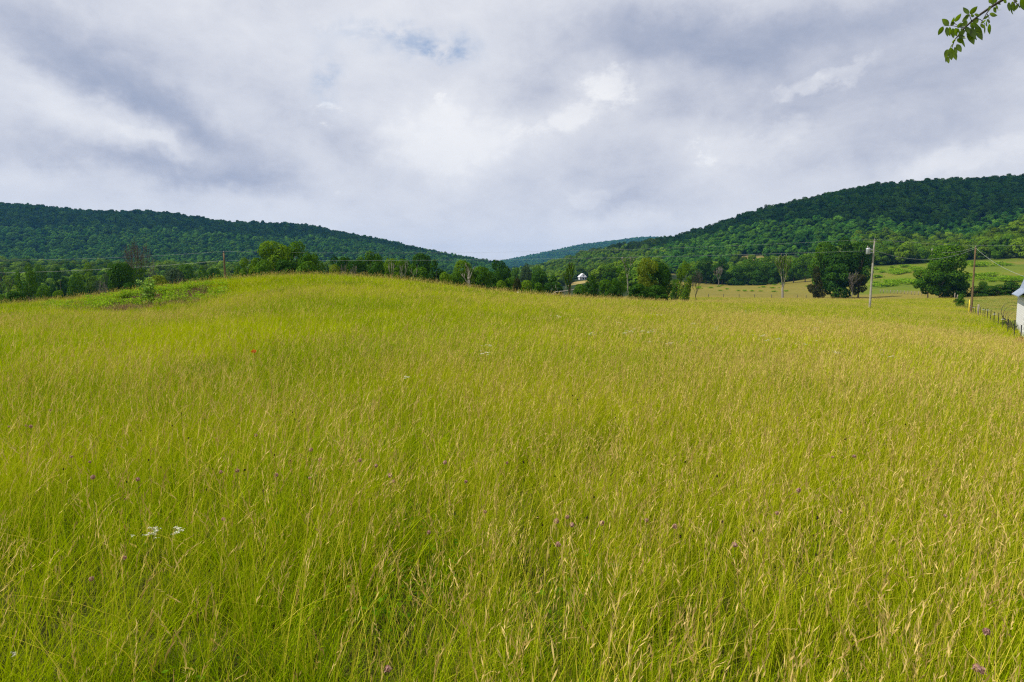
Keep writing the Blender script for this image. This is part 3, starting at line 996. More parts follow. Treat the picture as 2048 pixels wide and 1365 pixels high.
# fallen dead limb
g = on_ground(1126, 118)
mb = MB()
z = at(1126, 583, 118).z
mb.tube([(-2.6, 0, -1.0), (-1.2, .1, -.1), (0.2, 0, 0.0), (1.8, 0, .25), (3.2, 0, .3)], [0.07, .1, .11, .08, .04], 6)
mb.tube([(-.9, 0, 0), (-1.3, 0, .7), (-1.25, 0, 1.1)], [.06, .04, .02], 5)
mb.tube([(.4, 0, 0), (.5, 0, .9), (.45, 0, 1.6)], [.06, .04, .02], 5)
mb.tube([(1.6, 0, .2), (2.2, 0, .7), (2.4, 0, 1.2)], [.05, .04, .02], 5)
mb.tube([(.2, 0, 0), (.3, .1, -.8), (.3, .2, z * 0 - 2.2)], [.08, .07, .06], 5)
tag(add('fallen_limb', mb.me('fallen_limb', M['deadwood'], True), None, (g.x, g.y, z)), 'bleached fallen dead limb lying left of the ivy-clad snag', 'log')


# ------------------------------------------------------------------ scatter by instancing (uncountable stuff only)
def scatter(name, sources, pts, rot, scl, idx):
    coll = bpy.data.collections.new(name + ' sources')
    for i, me in enumerate(sources):
        o = bpy.data.objects.new('%s %02d' % (name, i), me)
        coll.objects.link(o)
    me = bpy.data.meshes.new(name)
    n = len(pts)
    me.vertices.add(n)
    me.vertices.foreach_set('co', np.asarray(pts, np.float32).ravel())
    a = me.attributes.new('rot', 'FLOAT_VECTOR', 'POINT')
    a.data.foreach_set('vector', np.asarray(rot, np.float32).ravel())
    a = me.attributes.new('scl', 'FLOAT_VECTOR', 'POINT')
    a.data.foreach_set('vector', np.asarray(scl, np.float32).ravel())
    a = me.attributes.new('pick', 'INT', 'POINT')
    a.data.foreach_set('value', np.asarray(idx, np.int32))
    o = add(name, me)
    ng = bpy.data.node_groups.new(name, 'GeometryNodeTree')
    ng.interface.new_socket('Geometry', in_out='INPUT', socket_type='NodeSocketGeometry')
    ng.interface.new_socket('Geometry', in_out='OUTPUT', socket_type='NodeSocketGeometry')
    N, L = ng.nodes, ng.links
    gi, go = N.new('NodeGroupInput'), N.new('NodeGroupOutput')
    ci = N.new('GeometryNodeCollectionInfo')
    ci.inputs['Collection'].default_value = coll
    ci.inputs['Separate Children'].default_value = True
    ci.inputs['Reset Children'].default_value = True
    ip = N.new('GeometryNodeInstanceOnPoints')
    ip.inputs['Pick Instance'].default_value = True
    L.new(gi.outputs[0], ip.inputs['Points'])
    L.new(ci.outputs[0], ip.inputs['Instance'])

    def na(nm, typ):
        q = N.new('GeometryNodeInputNamedAttribute')
        q.data_type = typ
        q.inputs[0].default_value = nm
        return q.outputs[0]
    L.new(na('pick', 'INT'), ip.inputs['Instance Index'])
    L.new(na('rot', 'FLOAT_VECTOR'), ip.inputs['Rotation'])
    L.new(na('scl', 'FLOAT_VECTOR'), ip.inputs['Scale'])
    L.new(ip.outputs[0], go.inputs[0])
    md = o.modifiers.new('scatter', 'NODES')
    md.node_group = ng
    return o


# ---- grass
def strips(base, az_, h, lean, bend, wid, seg, rng, face=None):
    """n curved tapering blades as quad strips; returns verts, faces, top points, top directions"""
    n = len(base)
    ts = np.linspace(0, 1, seg + 1)
    d = np.stack([np.cos(az_), np.sin(az_), np.zeros(n)], -1)
    fa = rng.uniform(0, math.pi, n) if face is None else face
    wv = np.stack([np.cos(fa), np.sin(fa), np.zeros(n)], -1)
    V = []
    for t_ in ts:
        hor = (lean * t_ + bend * t_ ** 2) * h
        ver = h * (t_ - 0.45 * bend * t_ ** 2)
        p = base + d * hor[:, None]
        p[:, 2] = base[:, 2] + ver
        ww = (wid * (1 - t_ ** 2 * 0.9) * 0.5)[:, None]
        V.append(p - wv * ww)
        V.append(p + wv * ww)
    V = np.stack(V, 1)
    top = (V[:, -1] + V[:, -2]) / 2
    dirv = top - (V[:, -3] + V[:, -4]) / 2
    dirv /= np.linalg.norm(dirv, axis=1)[:, None] + 1e-9
    k = 2 * (seg + 1)
    q = np.array([[2 * s, 2 * s + 1, 2 * s + 3, 2 * s + 2] for s in range(seg)])
    Fc = (np.arange(n)[:, None, None] * k + q[None]).reshape(-1, 4)
    return V.reshape(-1, 3), Fc, top, dirv


def grass_tile(seed, size, n_leaf, n_stalk, lw, sw, seg, head_n, head_w, over=1.25, sh=1.0):
    rng = np.random.default_rng(seed)
    VV, FF, MM, TT = [], [], [], []
    off = 0

    def push(V, Fc, mi, tint):
        nonlocal off
        VV.append(V)
        FF.append(Fc + off)
        MM.append(np.full(len(Fc), mi))
        TT.append(tint)
        off += len(V)
    half = size * over / 2
    ncl = max(4, int(size * size * (16 if size < 1.2 else 9 if size < 2 else 5)))
    cl = rng.uniform(-half, half, (ncl, 2))
    # leaves grow partly in tussocks
    k = rng.integers(0, ncl, n_leaf)
    p = np.where(rng.uniform(size=(n_leaf, 1)) < 0.55, cl[k] + rng.normal(0, 0.07, (n_leaf, 2)), rng.uniform(-half, half, (n_leaf, 2)))
    base = np.hstack([p, np.full((n_leaf, 1), -0.02)])
    chh = rng.uniform(0.72, 1.2, ncl)
    h = (rng.gamma(9, 0.048, n_leaf) * chh[k]).clip(0.12, 0.85)
    azl = np.where(rng.uniform(size=n_leaf) < 0.32, rng.normal(0.1, 0.8, n_leaf), rng.uniform(-math.pi, math.pi, n_leaf))
    V, Fc, tp, dr = strips(base, azl, h, rng.uniform(0.0, 0.35, n_leaf), rng.uniform(0.05, 0.75, n_leaf), lw * rng.uniform(0.6, 1.3, n_leaf), seg, rng)
    ct = rng.beta(0.7, 0.8, ncl)
    ti = np.clip(0.62 * ct[k] + 0.38 * rng.uniform(0, 1, n_leaf), 0, 1)
    dry = rng.uniform(size=n_leaf) < 0.08
    push(V, Fc, 0, np.repeat(ti, 2 * (seg + 1)))
    mi = np.repeat(np.where(dry, 1, 0), seg)
    MM[-1] = mi
    # flowering stalks
    n = n_stalk
    if n:
        p = np.where(rng.uniform(size=(n, 1)) < 0.6, cl[rng.integers(0, ncl, n)] + rng.normal(0, 0.06, (n, 2)), rng.uniform(-half, half, (n, 2)))
        base = np.hstack([p, np.full((n, 1), 0.0)])
        h = rng.normal(0.77 * sh, 0.13, n).clip(0.4, 1.1)
        azl = np.where(rng.uniform(size=n) < 0.38, rng.normal(0.05, 0.6, n), rng.uniform(-math.pi, math.pi, n))
        seg2 = seg + 1
        V, Fc, tp, dr = strips(base, azl, h, np.abs(rng.normal(0.06, 0.13, n)), np.abs(rng.normal(0.02, 0.17, n)), np.full(n, sw), seg2, rng)
        ti = rng.uniform(0, 1, n)
        push(V, Fc, 1, np.repeat(ti * 0.9, 2 * (seg2 + 1)))
        if size < 1.2:
            m = 5
            b3 = np.stack([rng.uniform(-half, half, m), rng.uniform(-half, half, m), np.zeros(m)], -1)
            V3, F3, _, _ = strips(b3, rng.uniform(-math.pi, math.pi, m), rng.uniform(.6, 1.05, m), rng.uniform(.1, .7, m), rng.uniform(.2, .8, m), np.full(m, .0032), 5, rng)
            push(V3, F3, 1, np.full(len(V3), .95))
        # seed heads: spikelets alternating up the last stretch of the stalk, drooping a little
        hl = rng.uniform(0.09, 0.20, n)
        droop = rng.uniform(0.0, 0.8, n)
        for j in range(head_n):
            f = (j + 0.5) / head_n
            ctr = tp + dr * (hl * (f - 0.35))[:, None]
            ctr[:, 2] -= droop * hl * max(0, f - 0.4) ** 2
            ctr[:, 0] += droop * hl * max(0, f - 0.4) ** 2
            s_ = (hl / head_n * 1.9)[:, None]
            sd_ = rng.normal(0, 1, (n, 3))
            sd_ /= np.linalg.norm(sd_, axis=1)[:, None]
            dirj = dr + sd_ * 0.45
            side = np.cross(dirj, rng.normal(0, 1, (n, 3)))
            side /= np.linalg.norm(side, axis=1)[:, None] + 1e-9
            ctr = ctr + sd_ * head_w * 0.5
            ww = head_w * (1 - 0.5 * f)
            a = ctr - dirj * s_ * 0.5
            b = ctr + dirj * s_ * 0.5
            V = np.stack([a, ctr - side * ww * .5, b, ctr + side * ww * .5], 1).reshape(-1, 3)
            push(V, np.arange(4 * n).reshape(-1, 4), 2, np.repeat(np.clip(ti * 0.75 + rng.uniform(0, .35, n), 0, 1), 4))
    return mesh_from('grass', np.vstack(VV), np.vstack(FF), [M['blade'], M['stalk'], M['seed']], midx=np.concatenate(MM), attr={'tint': np.concatenate(TT)})


NT0, NT1, NT2 = 7, 6, 6
tiles = [grass_tile(300 + i, 1.0, 780, (32, 50, 74, 100, 138, 62, 40)[i], 0.0052, 0.0030, 3, 9, 0.0056) for i in range(NT0)]
tiles += [grass_tile(400 + i, 1.6, 1900, (26, 44, 68, 105, 34, 56)[i], 0.0115, 0.0052, 2, 5, 0.0095) for i in range(NT1)]
tiles += [grass_tile(500 + i, 3.0, 3000, (26, 40, 60, 88, 32, 50)[i], 0.028, 0.010, 2, 3, 0.017) for i in range(NT2)]
rngg = np.random.default_rng(3)
P_, Rt, Sc, Ix = [], [], [], []


def in_field(x, y):
    """inside the hay field: left of the wire fence, short of the far tree line, off the weedy bare patch"""
    fx = 6.83 + 0.6114 * y
    ok = x < fx + 0.3
    far_edge = np.where(x > 0.22 * y, 218, np.where(x > 0.05 * y, 118, 96))
    ok &= y < far_edge
    ex, ey = x + 25.0, y - 46.5
    ok &= ~((np.exp(-((ex + ey * 0.2) / 6.2) ** 2 - (ey / 5.0) ** 2) > 0.5))
    return ok


def lay(step, r0, r1, first, count, smin=0.9, smax=1.1):
    n = int(2 * r1 / step) + 2
    xs = (np.arange(n) - n / 2) * step
    X, Y = np.meshgrid(xs, xs)
    X, Y = X.ravel() + rngg.uniform(-.3, .3, n * n) * step, Y.ravel() + rngg.uniform(-.3, .3, n * n) * step
    r = np.hypot(X, Y)
    k = (r >= r0) & (r < r1) & (Y > -0.5) & (np.abs(X) < 0.84 * Y + 2.5 + step)
    X, Y = X[k], Y[k]
    k = in_field(X, Y)
    X, Y = X[k], Y[k]
    Z = H(X, Y)
    m = len(X)
    dx_ = (H(X + .5, Y) - H(X - .5, Y))
    dy_ = (H(X, Y + .5) - H(X, Y - .5))
    # drier, more stalky stands drift through the field
    dry = 0.5 + 0.5 * _wig(X, Y, 4.3, 11) + 0.25 * _wig(X, Y, 1.7, 12) + np.clip((X / np.maximum(Y, 2) - 0.05) / 0.9, -0.25, 0.30) * np.clip(1.3 - Y / 60, 0, 1)
    order = np.argsort(np.array([{0: (32, 50, 74, 100, 138, 62, 40), NT0: (26, 44, 68, 105, 34, 56), NT0 + NT1: (26, 40, 60, 88, 32, 50)}[first]])[0])
    q = np.clip((dry + rngg.uniform(-.3, .3, m)) * count, 0, count - 1).astype(int)
    P_.append(np.stack([X, Y, Z], -1))
    Rt.append(np.stack([np.arctan(dy_), -np.arctan(dx_), rngg.uniform(-.5, .5, m)], -1))
    s_ = rngg.uniform(smin, smax, m)
    hs = 1.0 + 0.12 * _wig(X, Y, 2.7, 21)
    Sc.append(np.stack([s_, s_, s_ * hs], -1))
    Ix.append(first + order[q])


lay(0.80, 0.9, 13, 0, NT0)
lay(1.30, 12.4, 42, NT0, NT1)
lay(2.5, 41, 225, NT0 + NT1, NT2)
gr = scatter('meadow_grass', tiles, np.vstack(P_), np.vstack(Rt), np.vstack(Sc), np.concatenate(Ix))
tag(gr, 'tall uncut hay grass with straw coloured seed heads filling the field', 'grass', kind='stuff')


# ---- forest on the hills
def far_tree(seed, prof, nl, nleaf, leaf, lobe, matname):
    V, Fc, T, cs, rr = crown(seed, PROF[prof], nl, nleaf, leaf, 0.12, lobe, rough=0.10)
    T = 0.5 + (T - 0.5) * 0.5
    return mesh_from('far tree', V, Fc, [M[matname]], attr={'tint': T})


def forest(name, regions, matname, label, dens, size, seed, nleaf=1100, leaf=0.085):
    """regions: list of (px0, px1, function px -> (D0, D1))"""
    src = [far_tree(seed + i, ('round', 'oval', 'round', 'spread', 'oval')[i % 5], (11, 12, 9, 12, 14)[i % 5], nleaf, leaf, (0.23, 0.2, 0.26, 0.2, 0.18)[i % 5], matname) for i in range(5)]
    rng = np.random.default_rng(seed)
    PP = []
    for (p0, p1, fn) in regions:
        a0, a1 = math.atan((p0 - 1024) / F), math.atan((p1 - 1024) / F)
        dd = [fn(p) for p in np.linspace(p0, p1, 12)]
        dmin, dmax = min(d[0] for d in dd), max(d[1] for d in dd)
        rmax = dmax / math.cos(max(abs(a0), abs(a1)))
        area = 0.5 * (a1 - a0) * (rmax ** 2 - dmin ** 2)
        n = int(area / dens)
        a = rng.uniform(a0, a1, n)
        r = np.sqrt(rng.uniform(dmin ** 2, rmax ** 2, n))
        x, y = r * np.sin(a), r * np.cos(a)
        px = 1024 + F * x / y
        lo = np.array([fn(p)[0] for p in px])
        hi = np.array([fn(p)[1] for p in px])
        k = (y > lo) & (y < hi)
        PP.append(np.stack([x[k], y[k]], -1))
    PP = np.vstack(PP)
    x, y = PP[:, 0], PP[:, 1]
    z = H(x, y)
    n = len(x)
    s = size * np.clip(rng.lognormal(0, 0.16, n), 0.7, 1.35)
    h = s * rng.uniform(0.85, 1.25, n)
    o = scatter(name, src, np.stack([x, y, z - 1.0], -1), np.stack([0 * x, 0 * x, rng.uniform(0, 6.28, n)], -1), np.stack([s, s, h], -1), rng.integers(0, 5, n))
    tag(o, label, 'forest', kind='stuff')
    print(name, n)
    return o


def interp(pairs):
    xs, ys = [p[0] for p in pairs], [p[1] for p in pairs]
    return lambda p: float(np.interp(p, xs, ys))


lo_l = interp([(-150, 260), (0, 250), (450, 230), (700, 210), (900, 260), (960, 420), (1005, 470)])
forest('left_hill_forest', [(-170, 1005, lambda p: (float(np.interp(p, [400, 750, 900], [790, 640, 560])), float(np.interp(p, [-170, 0, 300, 640, 800, 940, 1005], [1340, 1350, 1400, 1450, 1550, 1700, 1750]))))], 'wood_far',
       'dense blue-green forest covering the long hill on the left', 46, 9.4, 700)
forest('valley_woodland', [(-170, 1005, lambda p: (lo_l(p), float(np.interp(p, [400, 750, 900], [790, 640, 560])))), (1005, 1140, lambda p: (470, 1200)), (1140, 1330, lambda p: (300 if not 1135 < p < 1196 else 648, 760))], 'wood_near',  # brighter leaves reach up the left hill, painting in its sunlit lower band
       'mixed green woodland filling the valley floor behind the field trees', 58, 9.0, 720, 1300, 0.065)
forest('right_slope_woodland', [(1100, 1330, lambda p: (760 if p > 1135 else 700, 1150))], 'wood_sunlit',
       'light green woods coloured as sunlit on the tail of the right hill above the farmhouse', 58, 9.5, 790, 900, 0.08)
forest('right_hill_forest', [(1300, 1720, lambda p: (float(np.interp(p, [1300, 1450, 1480, 1690, 1720], [600, 610, 674, 560, 550])), float(np.interp(p, [1300, 1500, 1740], [980, 950, 940])))), (1720, 2200, lambda p: (640, 940))], 'wood_far',
       'dark green forest covering the steep hill on the right', 40, 9.0, 740, 1100, 0.075)
forest('right_spur_forest', [(1700, 2200, lambda p: (float(np.interp(p, [1700, 1760, 2048], [440, 424, 414])), 640)), (1380, 1700, lambda p: (410, float(np.interp(p, [1450, 1480, 1690], [600, 645, 530]))))], 'wood_sunlit',
       'green forest coloured as sunlit on the lower slope at the right edge above the pasture', 46, 9.2, 760, 1600, 0.06)
forest('far_hill_forest', [(985, 1420, lambda p: (2900, 4150))], 'wood_far',
       'hazy blue-green forest on the far hill closing the valley', 105, 13.0, 780, 500, 0.11)

exec_details = True

# ------------------------------------------------------------------ utility poles and wires
M['pole'] = plain('weathered pole wood', (0.33, 0.31, 0.25), 0.85, 0.15, var=0.3, scale=1.5)
M['pole_brown'] = plain('brown pole wood', (0.17, 0.115, 0.055), 0.85, 0.15, var=0.3, scale=1.5)
M['metal'] = plain('galvanised metal', (0.50, 0.52, 0.55), 0.45, 0.4, 0.3, var=0.12)
M['wire'] = plain('aluminium wire', (0.36, 0.38, 0.37), 0.5, 0.4, 0.0, var=0.05)
M['porcelain'] = plain('porcelain', (0.28, 0.25, 0.23), 0.3, 0.5, var=0.1)


def pole(px, top, D, mat, label, r=0.15, lean=(0, 0)):
    g = on_ground(px, D)
    h = at(px, top, D).z - g.z
    root = empty('utility_pole', g)
    tag(root, label, 'utility pole', 'utility poles')
    mb = MB()
    n = 8
    mb.tube([(lean[0] * i / n, lean[1] * i / n, -0.5 + (h + 0.5) * i / n) for i in range(n + 1)], [r * (1.15 - 0.4 * i / n) for i in range(n + 1)], 12)
    add('pole_shaft', mb.me('pole_shaft', M[mat], True), root)
    mi = MB()
    mi.tube([(lean[0], 0, h), (lean[0], 0, h + .12), (lean[0], 0, h + .14), (lean[0], 0, h + .26)], [.04, .04, .09, .05], 8)
    add('insulator', mi.me('insulator', M['porcelain'], True), root)
    return root, g + Vector((lean[0], 0, h))


p1, top1 = pole(1738.5, 482, 95, 'pole', 'tall grey utility pole with transformer standing in the field', 0.14, (0.25, 0))
h1_ = top1.z - p1.location.z
# transformer can with bracket and bushings, hung on the left of the pole
tz = at(1738, 503, 95).z - p1.location.z
tr = MB()
cx, cy = -0.62, -0.12
tr.tube([(cx, cy, tz - .42), (cx, cy, tz - .38), (cx, cy, tz + .30), (cx, cy, tz + .38), (cx, cy, tz + .44)], [.22, .27, .27, .29, .15], 14)
tro = add('transformer', tr.me('transformer', M['metal'], True), p1)
bb = MB()
bb.tube([(cx - .08, cy, tz + .40), (cx - .08, cy, tz + .62), (cx - .08, cy, tz + .74)], [.06, .07, .03], 8)
bb.tube([(cx + .12, cy, tz + .40), (cx + .12, cy, tz + .58)], [.05, .03], 8)
add('bushing', bb.me('bushing', M['porcelain'], True), tro)
bk = MB()
bk.box((-0.24, -0.05, tz + .2), (.5, .07, .09))
add('bracket', bk.me('bracket', M['metal']), p1)
bk = MB()
bk.box((-0.24, -0.05, tz - .2), (.5, .07, .09))
add('bracket', bk.me('bracket', M['metal']), p1)
ar = MB()
ar.box((0.1, -.05, h1_ - .12), (.9, .08, .08))
add('arm', ar.me('arm', M['pole']), p1)

p2, top2 = pole(1941.5, 496, 105, 'pole_brown', 'brown utility pole by the wire fence near the barn', 0.14, (0.1, 0))
gd = MB()
gd.tube([(-.55, -.3, -0.3), (-.55, -.3, 1.0), (-.53, -.3, 2.5)], .06, 8)
M['yellow_guard'] = plain('yellow plastic', (0.75, 0.55, 0.03), 0.5, 0.4, var=0.08)
go_ = add('guy_guard', gd.me('guy_guard', M['yellow_guard'], True), p2)
p3, top3 = pole(455, 506, 112, 'pole_brown', 'utility pole behind the left shoulder of the knoll', 0.17, (-0.25, 0))
p4, top4 = pole(1859.5, 498, 260, 'pole', 'small far utility pole showing above the smaller right tree', 0.17)


def wire(a, b, sag, label, r=0.009, name='power_line'):
    pts = []
    n = 40
    for i in range(n + 1):
        f = i / n
        p = a.lerp(b, f)
        p.z -= sag * 4 * f * (1 - f)
        pts.append(p)
    mb = MB()
    mb.tube(pts, r, 4)
    return tag(add(name, mb.me(name, M['wire'], True)), label, 'power line', 'power lines')


wire(top1 + Vector((0, 0, .22)), top3 + Vector((0, 0, .22)), 0.9, 'upper thin line from the transformer pole across to the left pole', 0.007)
wire(at(1739, 502, 95), at(455, 521, 112), 0.5, 'lower pale line from the transformer pole across to the left pole', 0.009)
wire(at(1739, 497, 95), top2 + Vector((0, 0, -.1)), 1.6, 'sagging cable between the transformer pole and the brown pole', 0.014)
wire(top1 + Vector((0, 0, .22)), at(2200, 482, 100), 0.8, 'thin line leaving the top of the transformer pole to the right')
wire(top3 + Vector((0, 0, .22)), at(-250, 515, 125), 0.9, 'thin line running left from the left pole')
wire(at(455, 521, 112), at(-250, 545, 125), 0.9, 'lower line running left from the left pole', 0.014)
wire(top2, at(2070, 560, 70), 0.6, 'service cable from the brown pole down to the barn', 0.016)
wire(top4 + Vector((0, 0, .1)), top2 + Vector((0, 0, .1)), 1.2, 'thin line from the far pole to the brown pole', 0.014)

# ------------------------------------------------------------------ fences
M['steel_post'] = plain('dark steel', (0.045, 0.045, 0.04), 0.7, 0.3, var=0.3)
M['old_wood'] = plain('old fence wood', (0.26, 0.22, 0.17), 0.9, 0.1, var=0.4, scale=5)
M['white'] = plain('white plastic', (0.8, 0.8, 0.8), 0.5, 0.3, var=0.04)
fence = empty('wire_fence', (0, 0, 0))
tag(fence, 'wire fence on dark steel posts running away along the right side of the field', 'fence')


def fpt(D, dz=0.0):
    x = 6.83 + 0.6114 * D
    return Vector((x, D, h1(x, D) + dz))


posts = [50, 54, 58.5, 62.8, 66.9, 71.5, 75.5, 80, 83.7, 86.8, 91, 95.7, 101, 105.5, 109.5, 114.5, 119, 124, 129, 134.5, 140, 146, 152, 158, 164, 171, 178, 185, 190]
for i, D in enumerate(posts):
    mb = MB()
    if D in (95.7, 190, 171):
        p = fpt(D, 0)
        mb.tube([p + Vector((0, 0, -.3)), p + Vector((.02, 0, 1.0)), p + Vector((.03, 0, 1.95))], [.14, .13, .12], 9)
        add('post', mb.me('post', M['old_wood'], True), fence)
        continue
    p = fpt(D, 0)
    ln = rnd.uniform(-.04, .04)
    hh = 1.55 + rnd.uniform(-.08, .1)
    # T section: flange and web, with studs
    mb.box(p + Vector((0, 0, hh / 2 - .1)), (.07, .02, hh + .2))
    mb.box(p + Vector((0, .031, hh / 2 - .1)), (.02, .04, hh + .2))
    for k in range(9):
        mb.box(p + Vector((0, -.016, .2 + k * .15)), (.03, .012, .03))
    po = add('post', mb.me('post', M['steel_post']), fence)
    if i in (3, 5, 7, 9, 13, 15):
        cp_ = MB()
        cp_.box(p + Vector((0, -.03, hh - .22 if i != 3 else hh - .35)), (.34, .05, .05))
        add('insulator', cp_.me('insulator', M['white']), po)
mb = MB()
for k, zz in enumerate((.35, .65, .95, 1.25)):
    mb.tube([fpt(D, zz) for D in np.linspace(44, 190, 60)], .004, 3)
add('wire', mb.me('wire', M['steel_post']), fence)

# far fence along the bottom of the mown meadow
ff = empty('field_fence', (0, 0, 0))
tag(ff, 'line of small posts along the foot of the far mown meadow', 'fence')
pts = []
for px in (1417, 1447, 1478, 1509, 1543, 1595, 1612):
    g = on_ground(px, 226)
    mb = MB()
    mb.tube([g + Vector((0, 0, -.3)), g + Vector((0, 0, 1.35))], .09, 6)
    add('post', mb.me('post', M['steel_post'], True), ff)
    pts.append(g + Vector((0, 0, 1.1)))
mb = MB()
mb.tube(pts, .006, 3)
add('wire', mb.me('wire', M['steel_post']), ff)
ff = empty('pasture_fence', (0, 0, 0))
tag(ff, 'weathered fence slanting down the pasture between the transformer pole and the smaller right tree', 'fence')
pts = []
for k in range(14):
    f = k / 13
    D = 262 - 38 * f
    g = on_ground(1760 + 90 * f, D)
    mb = MB()
    mb.tube([g + Vector((0, 0, -.3)), g + Vector((0, 0, 1.3))], .11, 6)
    add('post', mb.me('post', M['old_wood'], True), ff)
    pts.append(g)
mb = MB()
for zz in (.4, .8, 1.15):
    mb.tube([p + Vector((0, 0, zz)) for p in pts], .02, 3)
add('wire', mb.me('wire', M['old_wood']), ff)

# short white post at the field edge
g = hit(1036, 589, 0.3)
g = on_ground(1036, 84)
mb = MB()
zt = at(1036, 584, 84).z - g.z
mb.tube([(0, 0, -.3), (0, 0, zt * .6), (0, 0, zt - .03), (0, 0, zt)], [.08, .08, .08, .05], 8)
tag(add('marker_post', mb.me('marker_post', M['white'], True), None, g), 'short white post at the field edge in front of the brownish cedar', 'post')


# ------------------------------------------------------------------ barn at the right edge
def wallmat():
    m, t, out = mat_new('whitewashed block')
    tcn = t.new('ShaderNodeTexCoord')
    br = t.new('ShaderNodeTexBrick')
    mp = t.new('ShaderNodeMapping')
    mp.inputs['Rotation'].default_value = (R(90), 0, 0)
    t.l.new(tcn.outputs['Object'], mp.inputs[0])
    t.l.new(mp.outputs[0], br.inputs['Vector'])
    br.inputs['Color1'].default_value = (0.80, 0.79, 0.77, 1)
    br.inputs['Color2'].default_value = (0.72, 0.71, 0.70, 1)
    br.inputs['Mortar'].default_value = (0.52, 0.51, 0.49, 1)
    br.inputs['Scale'].default_value = 1.0
    br.inputs['Mortar Size'].default_value = 0.012
    br.inputs['Brick Width'].default_value = 0.4
    br.inputs['Row Height'].default_value = 0.2
    n = t.noise(tcn.outputs['Object'], 1.3, 5, 0.6)
    c = t.mix(t.ramp(n, 0.5, 0.8, 0, 0.35), br.outputs[0], (0.55, 0.53, 0.48))
    b = t.new('ShaderNodeBsdfPrincipled')
    t.l.new(c, b.inputs['Base Color'])
    b.inputs['Roughness'].default_value = 0.9
    t.l.new(b.outputs[0], out.inputs[0])
    return m


M['block'] = wallmat()
M['roofmetal'] = plain('pale blue-grey roof metal', (0.26, 0.31, 0.40), 0.5, 0.4, 0.0, var=0.08)
M['darkwood'] = plain('dark boards', (0.10, 0.08, 0.06), 0.8, 0.2)
A = at(2050, 592, 58.0)           # near eave corner of the side wall
A.z = at(2050, 592, 58.0).z
B = at(2035.5, 588, 68.0)
gz_ = min(h1(A.x, A.y), h1(B.x, B.y)) - 0.5
ln_ = math.hypot(B.x - A.x, B.y - A.y)
ang_ = math.atan2(B.y - A.y, B.x - A.x)          # direction of the long wall
barn = empty('barn', (A.x, A.y, gz_), ang_)
tag(barn, 'white block barn with flared blue-grey metal roof at the right edge of the picture', 'barn')
hw = A.z - gz_
Wd, Lg = 8.0, ln_
mb = MB()
# local x runs along the long wall away from the viewer, local -y is to the right of it
mb.box((Lg / 2, -0.12, hw / 2), (Lg, .24, hw))
mb.box((Lg / 2, -Wd + .12, hw / 2), (Lg, .24, hw))
for xx in (0.12, Lg - .12):
    mb.box((xx, -Wd / 2, hw / 2), (.24, Wd - .48, hw))
    # gable
    i = len(mb.v)
    prof_ = [(-.26, hw), (-.32, hw + .5), (-1.08, hw + 2.9), (-Wd / 2, hw + 5.0), (-Wd + 1.08, hw + 2.9), (-Wd + .32, hw + .5), (-Wd + .26, hw)]
    for sx in (-.1, .1):
        for yy, zz in prof_:
            mb.v.append((xx + sx, yy, zz))
    mb.f.append([i + k for k in range(7)])
    mb.f.append([i + 13 - k for k in range(7)])
    for k in range(7):
        k2 = (k + 1) % 7
        mb.f.append([i + k, i + 7 + k, i + 7 + k2, i + k2])
wall_o = add('wall', mb.me('wall', M['block']), barn)
mb = MB()
rp = [(.48, hw - .10), (-.14, hw + .46), (-.95, hw + 3.0), (-Wd / 2, hw + 5.2), (-Wd + .95, hw + 3.0), (-Wd + .14, hw + .46), (-Wd - .48, hw - .10)]
x0, x1 = -.45, Lg + .45
th_ = 0.07
i = len(mb.v)
for xx in (x0, x1):
    for yy, zz in rp:
        mb.v.append((xx, yy, zz))
    for yy, zz in rp:
        mb.v.append((xx, yy, zz + th_))
n = len(rp)
for k in range(n - 1):
    a0, a1, b0, b1 = i + k, i + k + 1, i + 2 * n + k, i + 2 * n + k + 1
    mb.f.append([a0, b0, b1, a1])
    mb.f.append([a0 + n, a1 + n, b1 + n, b0 + n])
    mb.f.append([a0, a1, a1 + n, a0 + n])
    mb.f.append([b0, b0 + n, b1 + n, b1])
mb.f.append([i, i + n, i + 3 * n, i + 2 * n])
mb.f.append([i + n - 1, i + 3 * n - 1, i + 4 * n - 1, i + 2 * n - 1])
# standing seams
for k in range(n - 1):
    (ya, za), (yb, zb) = rp[k], rp[k + 1]
    for s in range(int((x1 - x0) / 0.6)):
        xs_ = x0 + .3 + s * .6
        mb.tube([(xs_, ya, za + th_ + .012), (xs_, yb, zb + th_ + .012)], .018, 4)
add('roof', mb.me('roof', M['roofmetal']), barn)

# ------------------------------------------------------------------ farmhouses across the valley
M['siding'] = plain('white siding', (0.82, 0.82, 0.84), 0.7, 0.3, var=0.05)
M['shingle'] = plain('grey shingle', (0.30, 0.30, 0.33), 0.8, 0.2, var=0.15)
M['glass'] = plain('dark window glass', (0.03, 0.035, 0.045), 0.15, 0.6, var=0.1)
D = 620
hb = on_ground(1166, D)
k_ = D / F
house = empty('farmhouse', hb, R(6))
tag(house, 'white gabled farmhouse with porch among trees across the valley', 'house')
W, Hh = 16 * k_, 6.2
zt = at(1165, 548, D).z - hb.z
zp = at(1165, 556, D).z - hb.z
hw2 = zt - 2.3
mb = MB()
mb.box((0, 4, hw2 / 2), (W * .8, 8, hw2))
i = len(mb.v)
for yy in (0.05, 7.95):
    mb.v += [(-W * .4, yy, hw2), (0, yy, zt - .3), (W * .4, yy, hw2)]
mb.f += [[i, i + 1, i + 2], [i + 3, i + 5, i + 4], [i, i + 3, i + 4, i + 1], [i + 1, i + 4, i + 5, i + 2]]
add('wall', mb.me('wall', M['siding']), house)
mb = MB()
